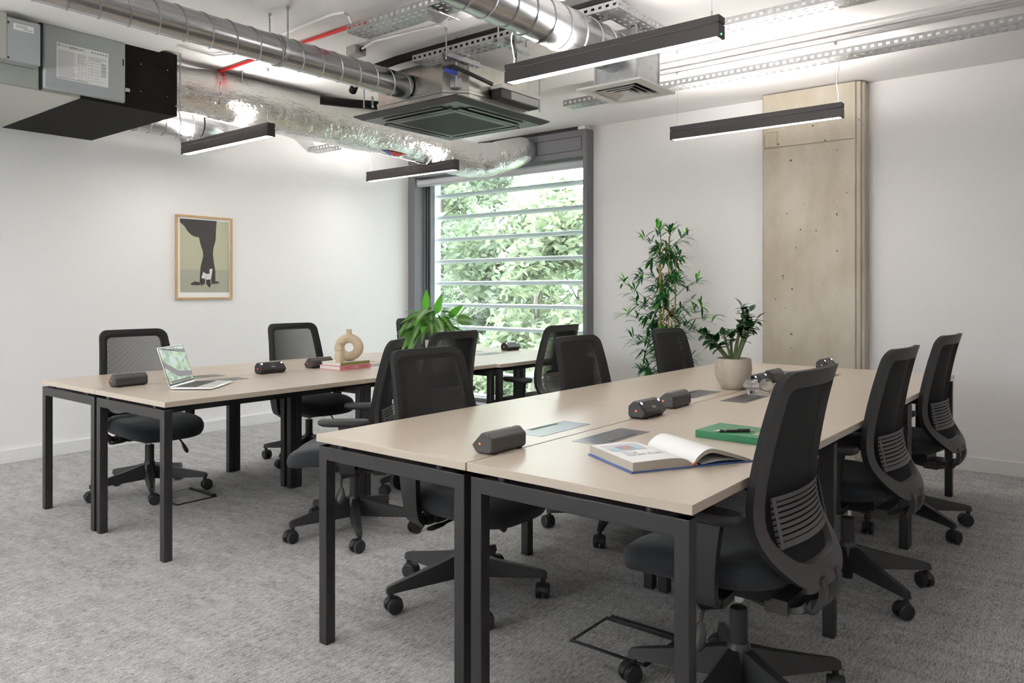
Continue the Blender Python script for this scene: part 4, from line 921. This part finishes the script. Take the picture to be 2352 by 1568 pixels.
# plant in the concrete pot
PC = Vector((-1.575, 3.80, TOP)); zp = thing('potted_plant', 'dark glossy leaved plant in a round concrete pot on the right bench', 'plant', PC)
MB().lathe([(.048, 0), (.058, .004), (.078, .035), (.091, .075), (.094, .105), (.091, .140), (.088, .158), (.080, .158), (.079, .142)], 40).build('plant_pot', pot_m, zp, smooth=50)
MB().lathe([(.080, .138), (.001, .142)], 24, capb=False).build('potting_soil', soil_m, zp)
zz_leaf = mat('zz_leaf_green', (.012, .055, .018), .22, spec=.6); zz_stem = mat('zz_stem_green', (.10, .13, .05), .5)
zm = [leaf_mesh('leaf', .060, .040, .15, zz_leaf, .25, 8, .62), leaf_mesh('leaf', .05, .036, .3, zz_leaf, .3, 8, .62)]
random.seed(31)
def zstalk(dx, dz, bend, n, r0=.010, fwd=0., start=.4):
    """stalk leaning dx to the camera right and rising dz, its tip bending back by bend"""
    b = Vector((CR.x * dx * .15, CR.y * dx * .15, .14)); K = []
    for k in range(9):
        t = k / 8; K.append(b + CR * (dx * t + bend * t * t * t) + CF * (fwd * t) + Vector((0, 0, dz * (t - .10 * t * t) / .9)))
    st = MB(); st.tube(K, [r0 * (1.15 - .75 * k / 8) for k in range(9)], 8); st.build('stalk', zz_stem, zp)
    for i in range(n):
        t = start + (1 - start) * i / (n - 1); k = min(7, int(t * 8)); f = t * 8 - k; p = K[k].lerp(K[k + 1], min(1, f)); tg = (K[k + 1] - K[k]).normalized()
        sd_ = tg.cross(Vector((random.uniform(-.6, .6), random.uniform(-.6, .6), .3))).normalized() * (1 if i % 2 else -1)
        if i == n - 1: sd_ = tg
        o = shared('leaf', zm[i % 2], zp); orient(o, p, sd_ * 1.0 + tg * random.uniform(.2, .7), (random.uniform(-.3, .3), random.uniform(-.3, .3), 1), random.uniform(.8, 1.15))
zstalk(.10, .285, -.075, 24, .012, .0, .42); zstalk(.085, .22, .02, 16, .012, -.02, .45); zstalk(.04, .26, .05, 18, .010, .03, .5)
zstalk(-.10, .13, -.01, 14, .009, .0, .5); zstalk(-.13, .15, -.02, 14, .008, .02, .55); zstalk(-.05, .14, .0, 12, .009, -.03, .5); zstalk(-.02, .17, .05, 12, .008, .02, .55)
# trailing plant on the left bench
TPc = Vector((-4.13, 4.20, TOP)); tp = thing('potted_plant', 'trailing pale striped leafy plant on the left bench before the window', 'plant', TPc)
MB().lathe([(.05, 0), (.056, .003), (.068, .13), (.064, .13), (.062, .115)], 32).build('plant_pot', mat('white_glazed_pot', (.7, .7, .68), .3), tp, smooth=50)
MB().lathe([(.062, .115), (.001, .12)], 20, capb=False).build('potting_soil', soil_m, tp)
def stripe_leaf(name, edge, mid):
    m = leaf_mat(name, edge, .3); nt, N, L, b = nodes(m)
    tc = N.new('ShaderNodeTexCoord'); sx = N.new('ShaderNodeSeparateXYZ'); ab = N.new('ShaderNodeMath'); ab.operation = 'ABSOLUTE'
    n = N.new('ShaderNodeTexNoise'); n.inputs['Scale'].default_value = 90; ad = N.new('ShaderNodeMath'); ad.operation = 'MULTIPLY_ADD'; ad.inputs[1].default_value = .016; 
    r = N.new('ShaderNodeValToRGB'); r.color_ramp.elements[0].position = .016; r.color_ramp.elements[1].position = .022; r.color_ramp.elements[0].color = (*mid, 1); r.color_ramp.elements[1].color = (*edge, 1)
    L.new(tc.outputs['Object'], sx.inputs[0]); L.new(sx.outputs[0], ab.inputs[0]); L.new(tc.outputs['Object'], n.inputs[0]); L.new(n.outputs[0], ad.inputs[0]); L.new(ab.outputs[0], ad.inputs[2]); L.new(ad.outputs[0], r.inputs[0]); L.new(r.outputs[0], b.inputs['Base Color']); return m
sl = stripe_leaf('striped_leaf', (.08, .24, .04), (.34, .44, .24)); gl_ = leaf_mat('fresh_green_leaf', (.10, .36, .03), .35)
tm = [leaf_mesh('leaf', .19, .088, .75, sl, .2, 10, .62), leaf_mesh('leaf', .15, .058, .35, gl_, .25, 10, .62), leaf_mesh('leaf', .18, .082, 1.0, sl, .2, 10, .62)]
random.seed(41)
tst = mat('green_stem', (.16, .32, .06), .5)
for i in range(46):
    a = random.uniform(0, 2 * PI); rr_ = random.uniform(.01, .13); hgt = .13 + random.uniform(.10, .26) * (1 - rr_ * 2.2)
    tip = Vector((rr_ * math.cos(a), rr_ * math.sin(a), hgt)) - CR * .02; d = Vector((math.cos(a), math.sin(a), random.uniform(-.45, .4)))
    if i % 2 == 0: MB().tube([(rr_ * .15 * math.cos(a), rr_ * .15 * math.sin(a), .12), tip * .6 + Vector((0, 0, .06)), tip], [.003, .0025, .0015], 5).build('leaf_stem', tst, tp)
    o = shared('leaf', tm[i % 3], tp); orient(o, tip, d, (random.uniform(-.3, .3), random.uniform(-.3, .3), 1), random.uniform(.7, 1.1))
for dx, dz, dd in ((-.06, .36, (0, 0, 1)), (-.17, .26, (-.7, -.3, -.9)), (-.18, .22, (-.6, -.2, -1)), (-.13, .2, (-.4, -.4, -1)), (.12, .30, (.5, .2, .6)), (.02, .33, (.2, -.1, .9)), (.17, .28, (.9, .3, .1))):
    o = shared('leaf', tm[0 if dz < .3 else 1], tp); orient(o, CR * dx + Vector((0, 0, dz)), CR * dd[0] + CF * dd[1] + Vector((0, 0, dd[2])), (-CF.x, -CF.y, .4), 1.05)
# bamboo on the floor by the back wall
BC = Vector((-2.86, 5.56, 0)); bp_ = thing('bamboo_plant', 'tall artificial bamboo plant standing against the back wall', 'plant', BC)
MB().lathe([(.12, 0), (.135, .01), (.16, .30), (.15, .30), (.145, .27)], 32).build('plant_pot', mat('dark_planter', (.03, .03, .032), .5), bp_, smooth=50); MB().lathe([(.146, .27), (.001, .275)], 20, capb=False).build('potting_soil', soil_m, bp_)
cane = mat('yellow_cane', (.42, .27, .06), .45); twig = mat('twig_green', (.09, .10, .04), .6)
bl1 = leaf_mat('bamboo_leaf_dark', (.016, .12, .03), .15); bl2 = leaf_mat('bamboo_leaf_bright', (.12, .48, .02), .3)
random.seed(52); fol = MB(); tw = MB(); Cn = []
for k, (dx, df_, top, lean) in enumerate(((-.06, 0, 1.62, .02), (.015, .03, 1.68, .015), (.05, -.03, 1.55, .03), (-.015, .05, 1.45, -.06), (-.02, -.05, 1.2, -.03))):
    P = [CR * (dx + lean * t / 1.6) + CF * df_ + Vector((0, 0, .27 + (top - .27) * t)) for t in [i / 8 for i in range(9)]]
    c = MB(); c.tube(P, [.0095 - .0006 * i for i in range(9)], 8)
    for q in P[1:-1]: c.tube([q - Vector((0, 0, .004)), q + Vector((0, 0, .004))], .0108 - .003, 8)
    c.build('cane', cane, bp_); Cn.append(P)
def blade(p, d, L, w, bright):
    d = d.normalized(); s_ = d.cross(Vector((0, 0, 1))); s_ = s_.normalized() if s_.length > .05 else CR.copy(); n = s_.cross(d); vs = []
    for i in range(5):
        t = i / 4; ww = w * (0.12, .85, 1, .65, .04)[i] / 2; c = p + d * (L * t) - Vector((0, 0, .28 * L * t * t)); vs += [c - s_ * ww, c + s_ * ww + n * .001]
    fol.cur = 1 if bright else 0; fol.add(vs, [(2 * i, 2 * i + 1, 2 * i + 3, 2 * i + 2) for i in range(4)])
def cluster(p, d, n=8, bright=.12, L=.12):
    for i in range(n):
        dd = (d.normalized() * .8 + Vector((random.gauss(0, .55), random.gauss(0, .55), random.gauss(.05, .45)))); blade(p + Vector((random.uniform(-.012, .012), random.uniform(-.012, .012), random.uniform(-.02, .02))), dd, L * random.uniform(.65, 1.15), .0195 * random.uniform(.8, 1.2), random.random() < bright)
for i in range(135):
    P = random.choice(Cn); t = random.uniform(.12, 1); k = min(7, int(t * 8)); p = P[k].lerp(P[k + 1], t * 8 - k); a = random.uniform(0, 2 * PI); reach = random.uniform(.05, .20) * (1.15 - .4 * t)
    q = p + Vector((math.cos(a) * reach, math.sin(a) * reach * .8, random.uniform(-.02, .10))); tw.tube([p, p.lerp(q, .5) + Vector((0, 0, .015)), q], [.002, .0015, .001], 4); cluster(q, Vector((math.cos(a), math.sin(a), random.uniform(-.3, .5))), random.randrange(8, 12), .12)
for dx, z0, dx2, z2 in ((-.05, 1.05, -.34, 1.31), (-.05, 1.0, -.22, 1.16), (.03, 1.15, .24, 1.32), (.05, .95, .37, 1.03), (.05, .95, .27, 1.12), (-.05, .9, -.31, 1.05), (-.06, .75, -.26, .85), (0, 1.55, -.17, 1.66), (.02, 1.55, .14, 1.68), (.05, 1.0, .2, .92), (-.03, .7, -.2, .6), (.02, 1.6, .03, 1.73), (-.04, 1.6, -.06, 1.72)):
    p = CR * dx + Vector((0, 0, z0)); q = CR * dx2 + CF * random.uniform(-.1, .1) + Vector((0, 0, z2)); tw.tube([p, p.lerp(q, .55) + Vector((0, 0, .02)), q], [.0025, .002, .001], 4)
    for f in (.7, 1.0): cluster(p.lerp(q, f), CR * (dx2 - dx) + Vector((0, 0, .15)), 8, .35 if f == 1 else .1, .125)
fo = fol.build('foliage', [bl1, bl2], bp_, smooth=60); fo['kind'] = 'stuff'; o = tw.build('twigs', twig, bp_); o['kind'] = 'stuff'

# ================================================================== PICTURE ON THE LEFT WALL
pw, ph = .525, .722; pf = thing('framed_picture', 'oak framed photograph of crossed legs in a long black gown', 'picture', (XL, 3.522, 1.163))
fr = MB(); bw = .017
for a in ((-pw / 2, pw / 2, 0, bw), (-pw / 2, pw / 2, ph - bw, ph)): fr.box(0, .022, a[0], a[1], a[2], a[3])
for a in (-pw / 2, pw / 2 - bw): fr.box(0, .022, a, a + bw, bw, ph - bw)
fr.build('picture_frame', oak_m, pf, bevel=.001)
box(.001, .010, -pw / 2 + bw, pw / 2 - bw, bw, ph - bw).build('picture_mount', paper_m, pf)
def pp(x, y):
    u = (x - 150) / 850; top = 138 + 77 * u; return (-pw / 2 + pw * u, ph * (1415 - y) / (1415 - top))
def pshape(name, pts, m, lay):
    q = [pp(x, y) for x, y in pts]; MB().add([(.0102 + .0003 * lay, a, b) for a, b in q], [tuple(range(len(q)))]).build(name, m, pf, smooth=0)
pshape('print_wall', [(213, 203), (950, 268), (953, 985), (216, 968)], mat('print_olive', (.47, .46, .33), .6), 0); pshape('print_floor', [(216, 966), (953, 983), (953, 1316), (218, 1310)], mat('print_floor_grey', (.38, .37, .29), .6), 1)
pblk = mat('print_black', (.035, .03, .03), .6); pwh = mat('print_white', (.75, .72, .70), .6)
pshape('print_gown', [(213, 203), (760, 250), (750, 340), (748, 420), (742, 540), (712, 640), (700, 740), (718, 880), (738, 1000), (738, 1148), (775, 1150), (810, 1178), (685, 1192), (672, 1130), (697, 962), (648, 962), (650, 1030), (610, 1038), (575, 1020), (553, 1000), (530, 1080), (516, 1160), (503, 1160), (505, 1050), (515, 930), (555, 770), (548, 700), (515, 600), (490, 490), (430, 480), (375, 450), (320, 390), (275, 315), (213, 260)], pblk, 2)
pshape('print_hem', [(362, 1185), (430, 1145), (510, 1165), (500, 1205), (385, 1203)], pblk, 2)
for q in ([(555, 1010), (600, 1035), (588, 1110), (528, 1095)], [(600, 1040), (648, 1035), (668, 1120), (605, 1130)], [(650, 965), (697, 965), (672, 1110), (652, 1040)]): pshape('print_sock', q, pwh, 3)
for q in ([(525, 1098), (580, 1112), (580, 1180), (520, 1215), (508, 1170)], [(600, 1125), (660, 1118), (672, 1200), (650, 1245), (600, 1190)]): pshape('print_shoe', q, pblk, 4)

# ================================================================== FLOOR BOXES
for i, (x, y, lab_) in enumerate(((-1.375, 2.355, 'black framed floor box open under the near right desk'), (-4.40, 2.35, 'black framed floor box under the laptop desk'))):
    fb = thing('floor_box', lab_, 'floor box', (x, y, .0), 0, 'floor outlet boxes')
    q = MB(); q.box(-.15, .15, -.125, -.113, .0, .006); q.box(-.15, .15, .100, .125, 0, .006); q.box(-.15, -.138, -.113, .1, 0, .006); q.box(.138, .15, -.113, .1, 0, .006); q.build('box_rim', plast_m, fb, bevel=.001)
    box(-.136, .136, -.111, .098, .0, .005).build('carpet_lid', carpet_m, fb); 
    q = MB(); q.box(-.12, .15, .095, .118, .005, .022); q.build('cable_flap', plast_m, fb, bevel=.002)
